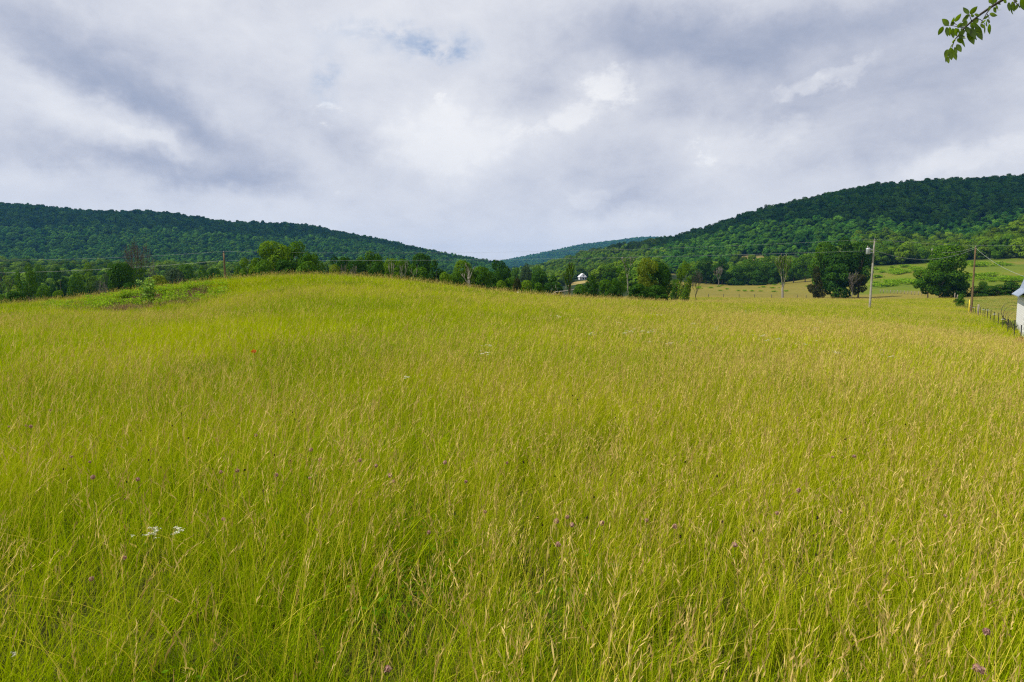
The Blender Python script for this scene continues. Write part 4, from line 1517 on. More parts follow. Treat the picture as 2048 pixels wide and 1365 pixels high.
for s in (-1, 1):
    a = Vector((s * W * .47, -.6, hw2 - .55))
    b = Vector((0, -.6, zt))
    for e in (0,):
        q = [a, b, b + Vector((0, 9.2, 0)), a + Vector((0, 9.2, 0))]
        mb.poly(q)
        mb.poly([v + Vector((0, 0, .25)) for v in q][::-1])
        mb.poly([q[0], q[0] + Vector((0, 0, .25)), q[1] + Vector((0, 0, .25)), q[1]])
        mb.poly([q[0], q[3], q[3] + Vector((0, 0, .25)), q[0] + Vector((0, 0, .25))])
add('roof', mb.me('roof', M['siding']), house)
mb = MB()
mb.box((-.8, -1.1, hw2 - .75), (W * 1.0, 2.1, .22))
for xx in (-4.2, -1.6, 1.0):
    mb.box((xx, -2.0, hw2 / 2 - .45), (.3, .3, hw2 - .9))
add('porch', mb.me('porch', M['siding']), house)
for xx in (-1.6, 0.4, 2.0):
    mb = MB()
    mb.box((xx, -.03, hw2 - 1.75), (1.2, .1, 1.5))
    add('window', mb.me('window', M['glass']), house)
mb = MB()
mb.box((0.3, -.03, hw2 + .35), (1.0, .1, 1.1))
add('window', mb.me('window', M['glass']), house)
# low outbuilding roof right of it
sb = on_ground(1184, 618)
shed = empty('farm_shed', sb, R(-12))
tag(shed, 'low farm shed with pale metal roof right of the white farmhouse', 'shed')
z1 = at(1184, 553, 618).z - sb.z
mb = MB()
mb.box((0, 2, (z1 - 1) / 2), (3.6, 4, max(.5, z1 - 1)))
add('wall', mb.me('wall', M['darkwood']), shed)
mb = MB()
a, b = Vector((-2.2, -.3, z1 + .3)), Vector((2.4, -.3, z1 - 1.1))
q = [a, b, b + Vector((0, 4.8, 0)), a + Vector((0, 4.8, 0))]
mb.poly(q)
mb.poly([v + Vector((0, 0, .2)) for v in q][::-1])
mb.poly([q[0], q[0] + Vector((0, 0, .2)), q[1] + Vector((0, 0, .2)), q[1]])
add('roof', mb.me('roof', M['siding']), shed)

# ------------------------------------------------------------------ sapling and weeds on the bare bank at left
M['sap_leaf'] = leafmat('sapling leaves', (0.070, 0.180, 0.008), (0.27, 0.42, 0.06), 0.38, 0.01)
M['stem'] = plain('green stem', (0.12, 0.11, 0.05), 0.8, 0.2)
g = on_ground(297, 48.2)
sh = at(297, 558, 48.2).z - g.z
sap = empty('sapling', g)
tag(sap, 'young broad-leaved sapling standing on the bare bank at left', 'sapling')
rr_ = random.Random(4)
mb = MB()
P, N = [], []
for s in range(4):
    a = s * 1.7
    bx, by = .12 * math.cos(a), .12 * math.sin(a)
    tp_ = Vector((.35 * math.cos(a + .3) + (.1 if s == 1 else -.1), .35 * math.sin(a), sh * (1, .82, .9, .7)[s]))
    pts = [Vector((bx, by, -.05)), Vector((bx, by, 0)).lerp(tp_, .5) + Vector((.05, 0, .1)), tp_]
    mb.tube(pts, [.022, .014, .005], 6)
    for k in range(9):
        f = .22 + .78 * k / 8
        q = pts[0].lerp(pts[1], f * 2) if f < .5 else pts[1].lerp(pts[2], f * 2 - 1)
        for j in range(3):
            a2 = rr_.uniform(0, 6.28)
            e = q + Vector((math.cos(a2), math.sin(a2), rr_.uniform(-.1, .5))) * rr_.uniform(.15, .42) * (1.15 - .5 * f)
            mb.tube([q, e], [.005, .002], 4)
            for _ in range(4):
                P.append(e + Vector((rr_.uniform(-.09, .09), rr_.uniform(-.09, .09), rr_.uniform(-.08, .08))))
                N.append((rr_.uniform(-.5, .5), rr_.uniform(-.9, .1), rr_.uniform(.2, 1)))
add('stem', mb.me('stem', M['stem'], True), sap)
rng = np.random.default_rng(8)
V, Fc = leaves_quads(np.array([tuple(p) for p in P]), np.array(N), 0.14, rng, 1.25, 0.2)
add('foliage', mesh_from('foliage', V, Fc, [M['sap_leaf']], attr={'tint': np.repeat(rng.uniform(0, 1, len(P)), 4)}), sap)

# weeds
M['weed'] = leafmat('weed leaves', (0.10, 0.22, 0.008), (0.30, 0.44, 0.025), 0.40, 0.0)
M['dry_weed'] = leafmat('dry weed stems', (0.13, 0.08, 0.045), (0.32, 0.22, 0.12), 0.1, 0.02)


def weed_mesh(seed, nl, leaf, rad, ht, mat, stems=14, smat=None):
    rng = np.random.default_rng(seed)
    P = np.stack([rng.normal(0, rad * .45, nl), rng.normal(0, rad * .45, nl), ht * rng.uniform(.1, 1, nl) ** .7], -1)
    V, Fc = leaves_quads(P, rng.normal(0, .6, (nl, 3)) + np.array([0, -.2, .9]), leaf, rng, 1.4)
    base = np.stack([rng.normal(0, rad * .4, stems), rng.normal(0, rad * .4, stems), np.zeros(stems)], -1)
    V2, F2, _, _ = strips(base, rng.uniform(-3, 3, stems), np.full(stems, ht * 1.05), rng.uniform(0, .35, stems), rng.uniform(0, .3, stems), np.full(stems, .012), 2, rng)
    mi = np.concatenate([np.zeros(len(Fc)), np.ones(len(F2))])
    tint = np.concatenate([np.repeat(rng.uniform(0, 1, nl), 4), rng.uniform(0, 1, len(V2))])
    return mesh_from('weed', np.vstack([V, V2]), np.vstack([Fc, F2 + len(V)]), [M[mat], M[smat or 'dry_weed']], midx=mi, attr={'tint': tint})


wsrc = [weed_mesh(900 + i, 90, .085, .45, (.5, .7, .38)[i], 'weed') for i in range(3)] + [weed_mesh(910 + i, 50, .035, .5, (.32, .42)[i], 'dry_weed', 60) for i in range(2)]
rngw = np.random.default_rng(17)
pts, idx = [], []
for k in range(560):       # leafy weeds above the bank, dry stems on the lip
    px = rngw.uniform(90, 450)
    t_ = rngw.uniform()
    if t_ < 0.60:
        D = 50.4 + abs(rngw.normal(0, 1.8)) if rngw.uniform() < .62 else rngw.normal(48.4, 1.2)
        i = rngw.integers(0, 3)
        if px < 180 and rngw.uniform() < .5:
            continue
    else:
        D = rngw.normal(49.3 if rngw.uniform() < .5 else 46.3, 1.0)
        i = rngw.integers(3, 5)
    g = on_ground(px, D)
    pts.append(tuple(g))
    idx.append(int(i))
n = len(pts)
s_ = rngw.uniform(.7, 1.25, n)
wd_ = scatter('bank_weeds', wsrc, pts, np.stack([np.zeros(n), np.zeros(n), rngw.uniform(0, 6.28, n)], -1), np.stack([s_, s_, s_], -1), idx)
tag(wd_, 'leafy weeds and dry brown stems around the bare bank under the sapling', 'weeds', kind='stuff')

def rosette(seed, nl, leaf, rad, ht):
    rng = np.random.default_rng(seed)
    P = np.stack([rng.normal(0, rad * .5, nl), rng.normal(0, rad * .5, nl), ht * rng.uniform(.2, 1, nl)], -1)
    V, Fc = leaves_quads(P, rng.normal(0, .35, (nl, 3)) + np.array([0, -.1, .9]), leaf, rng, 1.25)
    return mesh_from('herb', V, Fc, [M['herb']], attr={'tint': np.repeat(rng.uniform(0, 1, nl), 4)})


M['herb'] = leafmat('herb leaves', (0.035, 0.11, 0.003), (0.13, 0.25, 0.008), 0.30, 0.0)
pts = []
for k in range(520):
    D = 1.6 + 12 * rngw.uniform() ** 1.3
    x = rngw.uniform(-.85, .85) * D
    if _wig(np.array([x]), np.array([D]), .9, 9)[0] + rngw.normal(0, .3) > .15:
        pts.append((x, D, h1(x, D)))
n = len(pts)
s_ = rngw.uniform(.6, 1.3, n)
o = scatter('clover_leaves', [rosette(970 + i, 45, (.022, .03, .018)[i], .16, (.28, .22, .36)[i]) for i in range(3)], pts, np.stack([np.zeros(n), np.zeros(n), rngw.uniform(0, 6.28, n)], -1), np.stack([s_, s_, s_], -1), rngw.integers(0, 3, n))
tag(o, 'low green clover leaves between the grass stalks in the near field', 'clover', kind='stuff')

# low growth in the right-hand pasture and along the fence
pts = []
for k in range(260):
    px = rngw.uniform(1745, 2120)
    D = rngw.uniform(268, 405)
    g = on_ground(px, D)
    if _wig(np.array([g.x]), np.array([g.y * 1.6]), 26, 4)[0] > 0.08:
        pts.append((g.x, g.y, g.z, 2.6))
for k in range(120):
    px = rngw.uniform(1360, 1640)
    D = rngw.uniform(290, 398)
    g = on_ground(px, D)
    if rngw.uniform() < .3:
        pts.append((g.x, g.y, g.z, 1.1))
pts = np.array(pts)
n = len(pts)
s_ = rngw.uniform(.6, 1.3, n) * pts[:, 3]
o = scatter('pasture_weeds', [weed_mesh(930 + i, 260, .16, .8, .55, 'weed', 4, 'weed') for i in range(3)], pts[:, :3], np.stack([np.zeros(n), np.zeros(n), rngw.uniform(0, 6.28, n)], -1), np.stack([s_ * 1.5, s_, s_], -1), rngw.integers(0, 3, n))
tag(o, 'rank green weeds in patches over the far pastures', 'weeds', kind='stuff')

# grass in the lane beyond the wire fence (shorter, greener)
pts = []
for k in range(1500):
    D = rngw.uniform(46, 195)
    fx = 6.83 + 0.6114 * D
    x = fx + rngw.uniform(.4, 34)
    if x > .84 * D + 6:
        continue
    if abs(x - A.x - 3) < 7 and 56 < D < 70:
        continue
    pts.append((x, D, h1(x, D)))
n = len(pts)
M['lane'] = leafmat('lane grass', (0.12, 0.24, 0.012), (0.24, 0.36, 0.03), 0.4, 0.04, 0.0, (0.34, 0.30, 0.08), 0.05)
ts = [grass_tile(600 + i, 2.6, 1500, 90, 0.02, 0.01, 2, 3, .02, sh=.6) for i in range(3)]
for m_ in ts:
    m_.materials[0] = M['lane']
s_ = rngw.uniform(.9, 1.2, n)
o = scatter('lane_grass', ts, pts, np.stack([np.zeros(n), np.zeros(n), rngw.uniform(0, 6.28, n)], -1), np.stack([s_, s_, s_ * .6], -1), rngw.integers(0, 3, n))
tag(o, 'shorter greener grass on the far side of the wire fence', 'grass', kind='stuff')


# fence-side plants
def plant(px, top, D, wpx, mat, label, name, leaf=0.07, nl=500, stems=30, smat='dry_weed', group=None, seed=1, ht=None):
    g = on_ground(px, D)
    h = at(px, top, D).z - g.z
    wd = wpx * D / F
    rng = np.random.default_rng(seed)
    d = sphere_pts(nl, rng)
    d[:, 2] = np.abs(d[:, 2])
    rad = rng.uniform(.35, 1, nl) ** .5
    P = d * rad[:, None] * np.array([wd / 2, wd / 2, h * .92])
    P[:, 2] += .05 * h
    V, Fc = leaves_quads(P, d + np.array([0, 0, .3]), leaf, rng, 1.4)
    root = empty(name, g)
    tag(root, label, 'plant', group)
    add('foliage', mesh_from('foliage', V, Fc, [M[mat]], attr={'tint': np.repeat(rng.uniform(0, 1, nl), 4)}), root)
    base = np.stack([rng.normal(0, wd * .15, stems), rng.normal(0, wd * .15, stems), np.full(stems, -.05)], -1)
    V2, F2, _, _ = strips(base, rng.uniform(-3, 3, stems), np.full(stems, h * .95), rng.uniform(0, .5, stems), rng.uniform(0, .3, stems), np.full(stems, .012), 3, rng)
    add('stem', mesh_from('stem', V2, F2, [M[smat]], attr={'tint': rng.uniform(0, 1, len(V2))}), root)
    return root


M['rust'] = leafmat('rusty dead foliage', (0.22, 0.10, 0.03), (0.42, 0.22, 0.07), 0.2, 0.02)
plant(2040, 672, 46.5, 26, 'rust', 'rusty orange dead clump at the foot of the nearest fence posts', 'dead_bush', .05, 1500, 80, 'rust', seed=2)
plant(2022, 680, 46.5, 26, 'mid', 'dark green bramble left of the rusty orange clump', 'bramble', .06, 900, 30, seed=3)
plant(1995, 694, 42, 30, 'mid', 'low leafy bramble in the grass left of the fence end', 'bramble', .055, 700, 30, seed=4)
plant(2024, 640, 62.5, 26, 'grey', 'tangled grey-green bramble on the fence before the barn', 'bramble', .06, 700, 40, 'dry_weed', seed=5)
plant(2003, 650, 66, 30, 'dark', 'low dark bramble under the fence wires', 'bramble', .06, 700, 40, seed=6)
plant(2012, 640, 70, 26, 'dark', 'dark brush against the fence beneath the curling vine', 'bramble', .07, 900, 40, seed=7)
plant(1984, 652, 60, 22, 'mid', 'small green bramble in front of the fence below the wooden post', 'bramble', .06, 500, 30, seed=8)
g = on_ground(2030, 60.5)
mb = MB()
for s in range(5):
    pts = []
    for k in range(9):
        a = k / 8 * (2.6 + .3 * s)
        pts.append((-.05 * s - .75 * math.sin(a) * (.8 + .1 * s), .1 * s, 1.0 + .3 * s - .1 + .85 * (1 - math.cos(a)) - .9))
    mb.tube([(0, 0, -.1)] + pts, [.03] * 4 + [.02] * 3 + [.012] * 3, 5)
vn = empty('dead_vine', g)
tag(vn, 'leafless curling vine arching beside the barn wall', 'vine')
add('stem', mb.me('stem', M['red_twig'], True), vn)

# ------------------------------------------------------------------ overhanging branch, top right
M['br_leaf'] = leafmat('branch leaves', (0.030, 0.075, 0.003), (0.17, 0.25, 0.010), 0.55, 0.03, rough=0.35)
M['br_bark'] = plain('dark twig bark', (0.035, 0.028, 0.02), 0.8, 0.2)
DB = 3.3


def bz(zx, zy, d=0.0):
    """a point of the branch, measured off the enlarged photograph, at its distance"""
    return at(1800 + zx / 8.26, zy / 8.26, DB + d)


br = empty('overhanging_branch', bz(1700, 0))
tag(br, 'leafy twig hanging into the top right corner of the picture', 'branch')
o0 = Vector(br.location)
mb = MB()


def twig(pts, r0, r1):
    ps = [bz(*p) - o0 for p in pts]
    mb.tube(ps, [r0 + (r1 - r0) * i / (len(ps) - 1) for i in range(len(ps))], 6)


twig([(3300, -1000, .3), (2500, -520, .15), (2050, -220, .05), (1700, 0, 0), (1520, 110, 0), (1330, 240, 0), (1180, 360, 0), (1060, 470, .02), (940, 620, .03), (900, 660, .03), (860, 790, .04), (800, 860, .04)], .0085, .0008)
twig([(1520, 110, 0), (1440, 210, -.03), (1380, 310, -.05), (1330, 400, -.05)], .003, .001)
twig([(1180, 350, 0), (1150, 270, -.02), (1140, 240, -.02)], .002, .001)
twig([(1060, 465, .02), (960, 450, .03), (880, 432, .05), (720, 432, .06)], .0022, .0008)
twig([(1000, 460, .03), (910, 400, .05), (895, 370, .05)], .0018, .0008)
twig([(1440, 240, -.03), (1470, 300, -.05), (1460, 400, -.06)], .0018, .0008)
twig([(1250, 300, 0), (1330, 330, .05), (1400, 400, .08), (1400, 450, .08)], .002, .0008)
twig([(2050, -220, .05), (1950, -60, -.05), (1880, 60, -.1), (1840, 110, -.1)], .005, .001)
twig([(2300, -400, .1), (2150, -100, .0), (2050, 30, -.05)], .006, .0015)
twig([(1880, 20, -.1), (1950, 90, -.12), (1990, 120, -.12)], .002, .001)
add('stem', mb.me('stem', M['br_bark'], True), br)
LV = [  # base x,y -> tip x,y (enlarged pixels), width, tint
    (1135, 240, 1040, 125, 75, .25), (1150, 240, 1278, 108, 80, .5), (905, 368, 1010, 225, 70, .75), (895, 370, 830, 425, 60, .3), (855, 418, 892, 285, 55, .35),
    (805, 425, 690, 318, 95, .8), (712, 440, 628, 588, 75, .4), (775, 450, 782, 612, 70, .2), (812, 450, 825, 605, 70, .35), (870, 470, 880, 640, 80, .5),
    (905, 470, 940, 605, 80, .3), (950, 470, 1010, 375, 60, .6), (930, 480, 985, 545, 55, .3), (960, 600, 1080, 500, 80, .25), (965, 600, 1090, 640, 70, .1),
    (945, 640, 1045, 725, 85, .45), (1000, 600, 1075, 790, 45, .3), (935, 735, 1010, 868, 85, .35), (900, 650, 870, 720, 60, .8), (870, 735, 830, 780, 80, .9),
    (830, 790, 850, 1000, 110, .85), (790, 820, 740, 970, 80, .7), (770, 930, 805, 1055, 65, .75), (880, 830, 930, 1005, 80, .5), (905, 780, 935, 900, 55, .2), (760, 940, 757, 1040, 30, .5),
    (1145, 250, 1060, 300, 50, .2), (1135, 255, 1020, 370, 60, .8), (1160, 260, 1230, 270, 50, .3), (1225, 240, 1330, 265, 45, .6), (1100, 340, 1040, 450, 80, .4),
    (1180, 360, 1310, 320, 60, .6), (1170, 380, 1220, 480, 80, .35), (1120, 480, 1222, 745, 120, .25), (1150, 470, 1245, 640, 110, .1), (1250, 420, 1360, 672, 115, .35),
    (1190, 400, 1320, 465, 75, .1), (1270, 330, 1200, 400, 60, .7), (1290, 320, 1240, 400, 55, .85), (1330, 400, 1400, 480, 60, .4), (1400, 440, 1402, 570, 24, .7),
    (1400, 330, 1350, 400, 60, .7), (1380, 320, 1480, 250, 40, .4), (1470, 400, 1482, 575, 65, .35), (1420, 360, 1440, 445, 45, .2), (1440, 320, 1480, 390, 45, .3),
    (1475, 235, 1608, 262, 65, .9), (1540, 130, 1590, 215, 65, .15), (1490, 100, 1460, 190, 45, .8), (1500, 60, 1475, -40, 70, .8), (1530, 90, 1510, -50, 70, .15), (1560, 60, 1600, -50, 60, .2),
    (1575, 100, 1620, 150, 50, .7), (1590, 165, 1680, 168, 12, .6), (1600, 40, 1665, 80, 40, .3), (1700, 10, 1760, 40, 60, .3), (1800, 40, 1805, 195, 65, .1), (1850, 30, 1885, 200, 80, .3),
    (1830, 130, 1868, 250, 30, .1), (1960, 60, 1895, 180, 50, .4), (1870, 10, 1940, 30, 60, .7), (2000, -40, 2060, 180, 120, .2), (1760, 50, 1700, -30, 60, .4), (1960, 90, 1990, 140, 25, .2),
    (1010, 470, 1060, 560, 60, .2), (1080, 450, 1150, 560, 80, .15), (1200, 470, 1180, 640, 90, .2), (1260, 520, 1310, 560, 60, .3), (1060, 400, 980, 440, 60, .5), (1200, 560, 1270, 670, 40, .1),
    (2150, -100, 2230, 60, 100, .3), (2250, -150, 2330, 0, 100, .5), (2350, -300, 2500, -150, 110, .4), (2100, -250, 1990, -180, 90, .6), (2500, -400, 2600, -250, 110, .3), (2700, -650, 2850, -500, 110, .4),
]
V, FL, T = [], [], []
rl = random.Random(12)
for (bx, by, tx, ty, wd, tn) in LV:
    d0 = rl.uniform(-.10, .10)
    a = bz(bx, by, d0) - o0
    b = bz(tx, ty, d0 + rl.uniform(-.03, .03)) - o0
    ax = b - a
    L_ = ax.length
    side = ax.cross(Vector((0, 1, 0)))
    side.normalize()
    nrm = ax.cross(side).normalized()
    hwid = wd / 8.26 / F * DB * 0.5
    nS = 9
    i = len(V)
    for k in range(nS):
        f = k / (nS - 1)
        ww = hwid * (math.sin(math.pi * min(1, f * 1.02) ** 0.85) ** 0.75 if 0 < f < 1 else 0.02)
        ctr = a + ax * f - nrm * 0.07 * L_ * math.sin(math.pi * f) * rl.uniform(.9, 1.1)
        fold = 0.28 * ww
        V += [ctr - side * ww + nrm * fold, ctr, ctr + side * ww + nrm * fold]
        T += [tn * .85, min(1, tn + .35), tn * .85 + .1]
    for k in range(nS - 1):
        r0 = i + 3 * k
        FL += [[r0, r0 + 1, r0 + 4, r0 + 3], [r0 + 1, r0 + 2, r0 + 5, r0 + 4]]
add('foliage', mesh_from('foliage', np.array([tuple(v) for v in V]), np.array(FL), [M['br_leaf']], attr={'tint': T}, smooth=True), br)

# ------------------------------------------------------------------ flowers
M['clover'] = leafmat('clover petals', (0.34, 0.17, 0.17), (0.56, 0.36, 0.30), 0.3, 0.0)
M['yarrow'] = leafmat('white florets', (0.50, 0.48, 0.38), (0.72, 0.70, 0.60), 0.25, 0.0)
M['dark_head'] = leafmat('dark seed head', (0.018, 0.012, 0.008), (0.05, 0.03, 0.02), 0.0, 0.02)
M['orange'] = leafmat('orange petals', (0.65, 0.10, 0.02), (0.8, 0.2, 0.03), 0.3, 0.02)
M['fstem'] = leafmat('flower stem', (0.10, 0.14, 0.03), (0.2, 0.24, 0.06), 0.2, 0.02)


def head_mesh(seed, n, rad, leaf, mat, squash=1.0):
    rng = np.random.default_rng(seed)
    d = sphere_pts(n, rng)
    V, Fc = leaves_quads(d * rad * np.array([1, 1, squash]), d, leaf, rng, 1.6)
    return mesh_from('flower_head', V, Fc, [M[mat]], attr={'tint': np.repeat(rng.uniform(0, 1, n), 4)})


def stem_mesh(h, r):
    mb = MB()
    mb.tube([(0, 0, 0), (.01, 0, h * .5), (0, 0, h)], [r, r * .8, r * .6], 4)
    me = mb.me('stem', M['fstem'])
    me.attributes.new('tint', 'FLOAT', 'POINT')
    return me


def umbel_mesh(seed):
    rng = np.random.default_rng(seed)
    P = []
    for k in range(7):
        c = np.array([rng.normal(0, .05), rng.normal(0, .05), rng.normal(0, .012)])
        m = 16
        P.append(c + np.stack([rng.normal(0, .011, m), rng.normal(0, .011, m), rng.normal(0, .003, m)], -1))
    P = np.vstack(P)
    V, Fc = leaves_quads(P, np.tile(np.array([0, 0, 2.0]), (len(P), 1)), .011, rng, 1.1, 0)
    return mesh_from('flower_head', V, Fc, [M['yarrow']], attr={'tint': np.repeat(rng.uniform(0, 1, len(P)), 4)})


FM = {
    'clover': (head_mesh(1, 70, .009, .007, 'clover'), stem_mesh(.6, .0013), .6),
    'dark': (head_mesh(2, 40, .0038, .004, 'dark_head', 1.5), stem_mesh(.66, .001), .66),
    'yarrow': (umbel_mesh(3), stem_mesh(.80, .0018), .80),
    'orange': (head_mesh(4, 40, .035, .03, 'orange', .6), stem_mesh(.6, .003), .6),
}
INFO = {
    'clover': ('clover_flower', 'small pink round clover head among the grass stalks', 'flower', 'pink clover heads scattered in the grass'),
    'dark': ('seed_head', 'tiny blackish seed head on a thin stem in the grass', 'seed head', 'blackish seed heads scattered in the grass'),
    'yarrow': ('white_wildflower', 'flat white wildflower cluster in the grass beyond the middle of the field', 'flower', 'white wildflowers dotted over the field'),
}


FLOWERS = []


def flower(kind, px, py, name, label, cat, group, s=1.0):
    head, st, hgt = FM[kind]
    p = hit(px, py, hgt * s)
    if p is None or p.y > 130:
        return
    root = empty(name, p, rnd.uniform(0, 6), (s, s, s))
    tag(root, label, cat, group)
    if group:
        FLOWERS.append((kind, px, py, root))
    add('flower_head' if kind != 'dark' else 'seed_cluster', head, root).location = (0, 0, hgt)
    add('stem', st, root)


CL = [(250, 1122), (183, 1160), (447, 1040), (62, 855), (143, 915), (180, 927), (186, 955), (276, 963), (442, 948), (475, 946), (553, 951), (620, 960), (622, 902), (640, 920), (512, 872), (101, 822), (18, 855), (52, 853),
      (752, 935), (787, 967), (780, 955), (932, 968), (858, 1070), (970, 1028), (1113, 1045), (1134, 1038), (1116, 1090), (1144, 1052), (1204, 1048), (1293, 1045), (1350, 1054), (1469, 1090), (1554, 1030), (1597, 985), (1680, 1026), (1890, 1036), (1973, 1265), (1953, 1340), (1964, 1342), (776, 1340), (1665, 918), (1708, 914), (720, 925), (890, 928), (1014, 930)]
for (x, y) in CL:
    flower('clover', x, y, *INFO['clover'], s=rnd.uniform(.9, 1.25))
DK = [(318, 710), (340, 712), (186, 720), (193, 725), (330, 715), (338, 845), (345, 855), (282, 863), (128, 880), (222, 888), (298, 923), (322, 936), (254, 965), (127, 941), (363, 828), (363, 832), (402, 802), (222, 854), (585, 826), (590, 840), (598, 845), (377, 880),
      (549, 912), (582, 923), (490, 945), (528, 972), (527, 985), (640, 955), (413, 980), (425, 940), (250, 1000), (1158, 762), (1167, 774), (1171, 794), (1155, 802), (1145, 794), (1170, 786), (1300, 765), (1231, 836), (1230, 832), (1410, 1100), (1491, 1180), (1749, 1105), (1747, 1077), (1632, 1112),
      (1647, 1050), (1635, 1040), (1627, 1078), (1507, 1067), (1423, 1047), (1445, 1050), (1672, 1048), (1434, 955), (1076, 1040), (1052, 1060), (1085, 1055), (1174, 1040), (1188, 1000), (1361, 1077), (1370, 925), (1275, 945), (1047, 925), (700, 905), (1110, 958), (1460, 860), (1395, 737), (1333, 720),
      (1100, 740), (982, 752), (880, 762), (905, 838), (1460, 868), (1560, 842), (1622, 840), (1730, 846), (1810, 852), (1900, 870), (1690, 880)]
for (x, y) in DK:
    flower('dark', x, y, *INFO['dark'], s=rnd.uniform(.85, 1.15))
YW = [(1112, 632), (1118, 634), (1188, 666), (1192, 670), (1182, 668), (1256, 661), (1262, 664), (1270, 658), (1284, 663), (1290, 662), (1298, 665), (1304, 664), (1310, 660), (1251, 666), (1330, 668), (1333, 687), (1346, 686), (1387, 683), (1304, 684), (1364, 640), (1371, 640), (1300, 628), (1313, 630), (1320, 631),
      (1385, 648), (1388, 655), (1432, 655), (1438, 653), (1433, 659), (1490, 622), (1493, 624), (1638, 644), (1643, 645), (1625, 658), (1627, 656), (1680, 650), (1684, 651), (1675, 650), (1520, 672), (1525, 670), (1552, 678), (1556, 680), (1530, 680), (1606, 688), (1630, 682), (1780, 628), (1785, 629), (1862, 641), (1866, 642), (1900, 645), (1905, 640), (1912, 643), (1910, 657),
      (1804, 649), (1808, 651), (1787, 644), (1753, 643), (1665, 704), (1672, 706), (1778, 712), (1765, 700), (1842, 668), (1934, 652), (976, 692), (966, 706), (820, 755), (1840, 660), (617, 570), (658, 562), (540, 572), (487, 559), (476, 590), (703, 553), (1220, 634), (1236, 646), (1050, 607), (1133, 607)]
for (x, y) in YW:
    flower('yarrow', x, y, *INFO['yarrow'], s=rnd.uniform(.85, 1.1))
flower('yarrow', 301, 1063, 'yarrow_plant', 'white yarrow cluster near the bottom left, left one of two side by side', 'flower', None, 0.62)
flower('yarrow', 305, 1073, 'yarrow_plant', 'small low white yarrow cluster just below the left one of the two', 'flower', None, 0.5)
flower('yarrow', 343, 1068, 'yarrow_plant', 'white yarrow cluster near the bottom left, right one of two side by side', 'flower', None, 0.66)
flower('yarrow', 22, 1318, 'daisy', 'single white flower low in the bottom left corner', 'flower', None, 0.3)
flower('orange', 508, 705, 'orange_flower', 'single orange-red flower in the middle left of the field', 'flower', None, 1.0)

NOUN = {'clover': 'pink clover head', 'dark': 'blackish seed head', 'yarrow': 'white flower'}
ORD = ['', 'second', 'third', 'fourth', 'fifth', 'sixth', 'seventh', 'eighth', 'ninth', 'tenth', 'eleventh', 'twelfth', 'thirteenth', 'fourteenth', 'fifteenth', 'sixteenth', 'seventeenth', 'eighteenth', 'nineteenth', 'twentieth', 'twenty-first', 'twenty-second', 'twenty-third', 'twenty-fourth', 'twenty-fifth', 'twenty-sixth']
cells = {}
for kind, px, py, root in FLOWERS:
    c = ('far left', 'left side', 'left of centre', 'right of centre', 'right side', 'far right')[min(5, int(px / 2048 * 6))]
    r = 'near bottom edge' if py > 1130 else 'low in the field' if py > 990 else 'in the lower middle field' if py > 900 else 'in the middle field' if py > 800 else 'in the upper middle field' if py > 690 else 'high in the field' if py > 640 else 'just below the crest'
    cells.setdefault((kind, c, r), []).append((px, root))
for (kind, c, r), L in cells.items():
    L.sort(key=lambda q: q[0])
    for k, (px, root) in enumerate(L):
        if len(L) == 1:
            q = 'only ' + NOUN[kind]
        elif k == 0:
            q = 'leftmost ' + NOUN[kind]
        elif k == len(L) - 1:
            q = 'rightmost ' + NOUN[kind]
        else:
            q = NOUN[kind] + ' ' + ORD[min(k, 25)] + ' from left'
        root['label'] = q + ', ' + c + ', ' + r

# ------------------------------------------------------------------ haze
mb = MB()
mb.box((0, 2500, 80), (8600, 6600, 420))
hz, t, out = mat_new('haze')
pv = t.new('ShaderNodeVolumePrincipled')
pv.inputs['Color'].default_value = (0.14, 0.45, 1.0, 1)
pv.inputs['Density'].default_value = 0.00008
pv.inputs['Anisotropy'].default_value = 0.2
t.l.new(pv.outputs[0], out.inputs['Volume'])
hb_ = mesh_from('haze', np.array(mb.v), mb.f, [hz])
tag(add('haze', hb_), 'thin blue haze of the summer air over the valley', 'haze', kind='stuff')

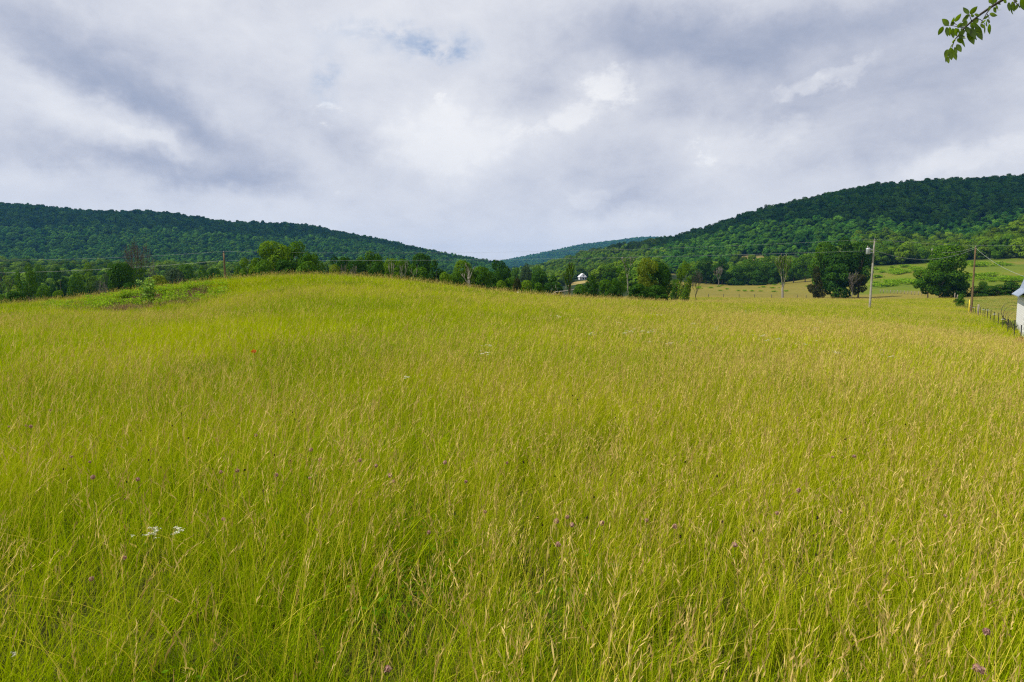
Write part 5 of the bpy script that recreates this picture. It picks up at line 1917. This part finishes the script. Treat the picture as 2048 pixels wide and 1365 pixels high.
# ------------------------------------------------------------------ unseen clouds added overhead to throw shadows on the hills
cm_, t, out = mat_new('cloud')
b = t.new('ShaderNodeBsdfDiffuse')
b.inputs[0].default_value = (0.85, 0.86, 0.88, 1)
t.l.new(b.outputs[0], out.inputs[0])


def cloud(shade, alt, rx, ry, seed, label, rz=0.0):
    """a flat-based cumulus, out of view, added to shade the land around the point `shade`"""
    k = (alt - shade[2]) / sd.z
    c = Vector(shade) + sd * k
    rng = np.random.default_rng(seed)
    nu, nv = 72, 30
    u, v = np.meshgrid(np.linspace(0, 2 * math.pi, nu, endpoint=False), np.linspace(0.02, math.pi - 0.02, nv), indexing='ij')
    d = np.stack([np.sin(v) * np.cos(u), np.sin(v) * np.sin(u), np.cos(v)], -1).reshape(-1, 3)
    puffs = sphere_pts(40, rng)
    amp = 0.78 + 0.5 * np.clip(((d @ puffs.T).max(1) - 0.86) / 0.14, 0, 1) * 0.45 + 0.16 * _wig(d[:, 0] * 9, d[:, 1] * 9 + d[:, 2] * 5, 1.0, seed)
    p = d * amp[:, None] * np.array([rx, ry, 90.0])
    p[:, 2] = np.maximum(p[:, 2], -18)
    ca, sa = math.cos(rz), math.sin(rz)
    p = np.stack([p[:, 0] * ca - p[:, 1] * sa, p[:, 0] * sa + p[:, 1] * ca, p[:, 2]], -1)
    iu, iv = np.meshgrid(np.arange(nu), np.arange(nv - 1), indexing='ij')
    a = iu * nv + iv
    b2 = ((iu + 1) % nu) * nv + iv
    fc = np.stack([a, a + 1, b2 + 1, b2], -1).reshape(-1, 4)
    o = add('cloud', mesh_from('cloud', p, fc, [cm_], smooth=True), None, c)
    tag(o, label, 'cloud', kind='structure')


cloud((560, 875, 90), 1050, 520, 235, 5, 'unseen grey cloud added overhead to shade the steep hill on the right', R(-25))
cloud((-740, 1250, 130), 1050, 400, 190, 6, 'unseen grey cloud added overhead to shade the crest of the left hill', R(12))
cloud((-280, 1380, 90), 1050, 300, 120, 7, 'unseen long cloud added overhead to shade the lower crest of the left hill', R(8))
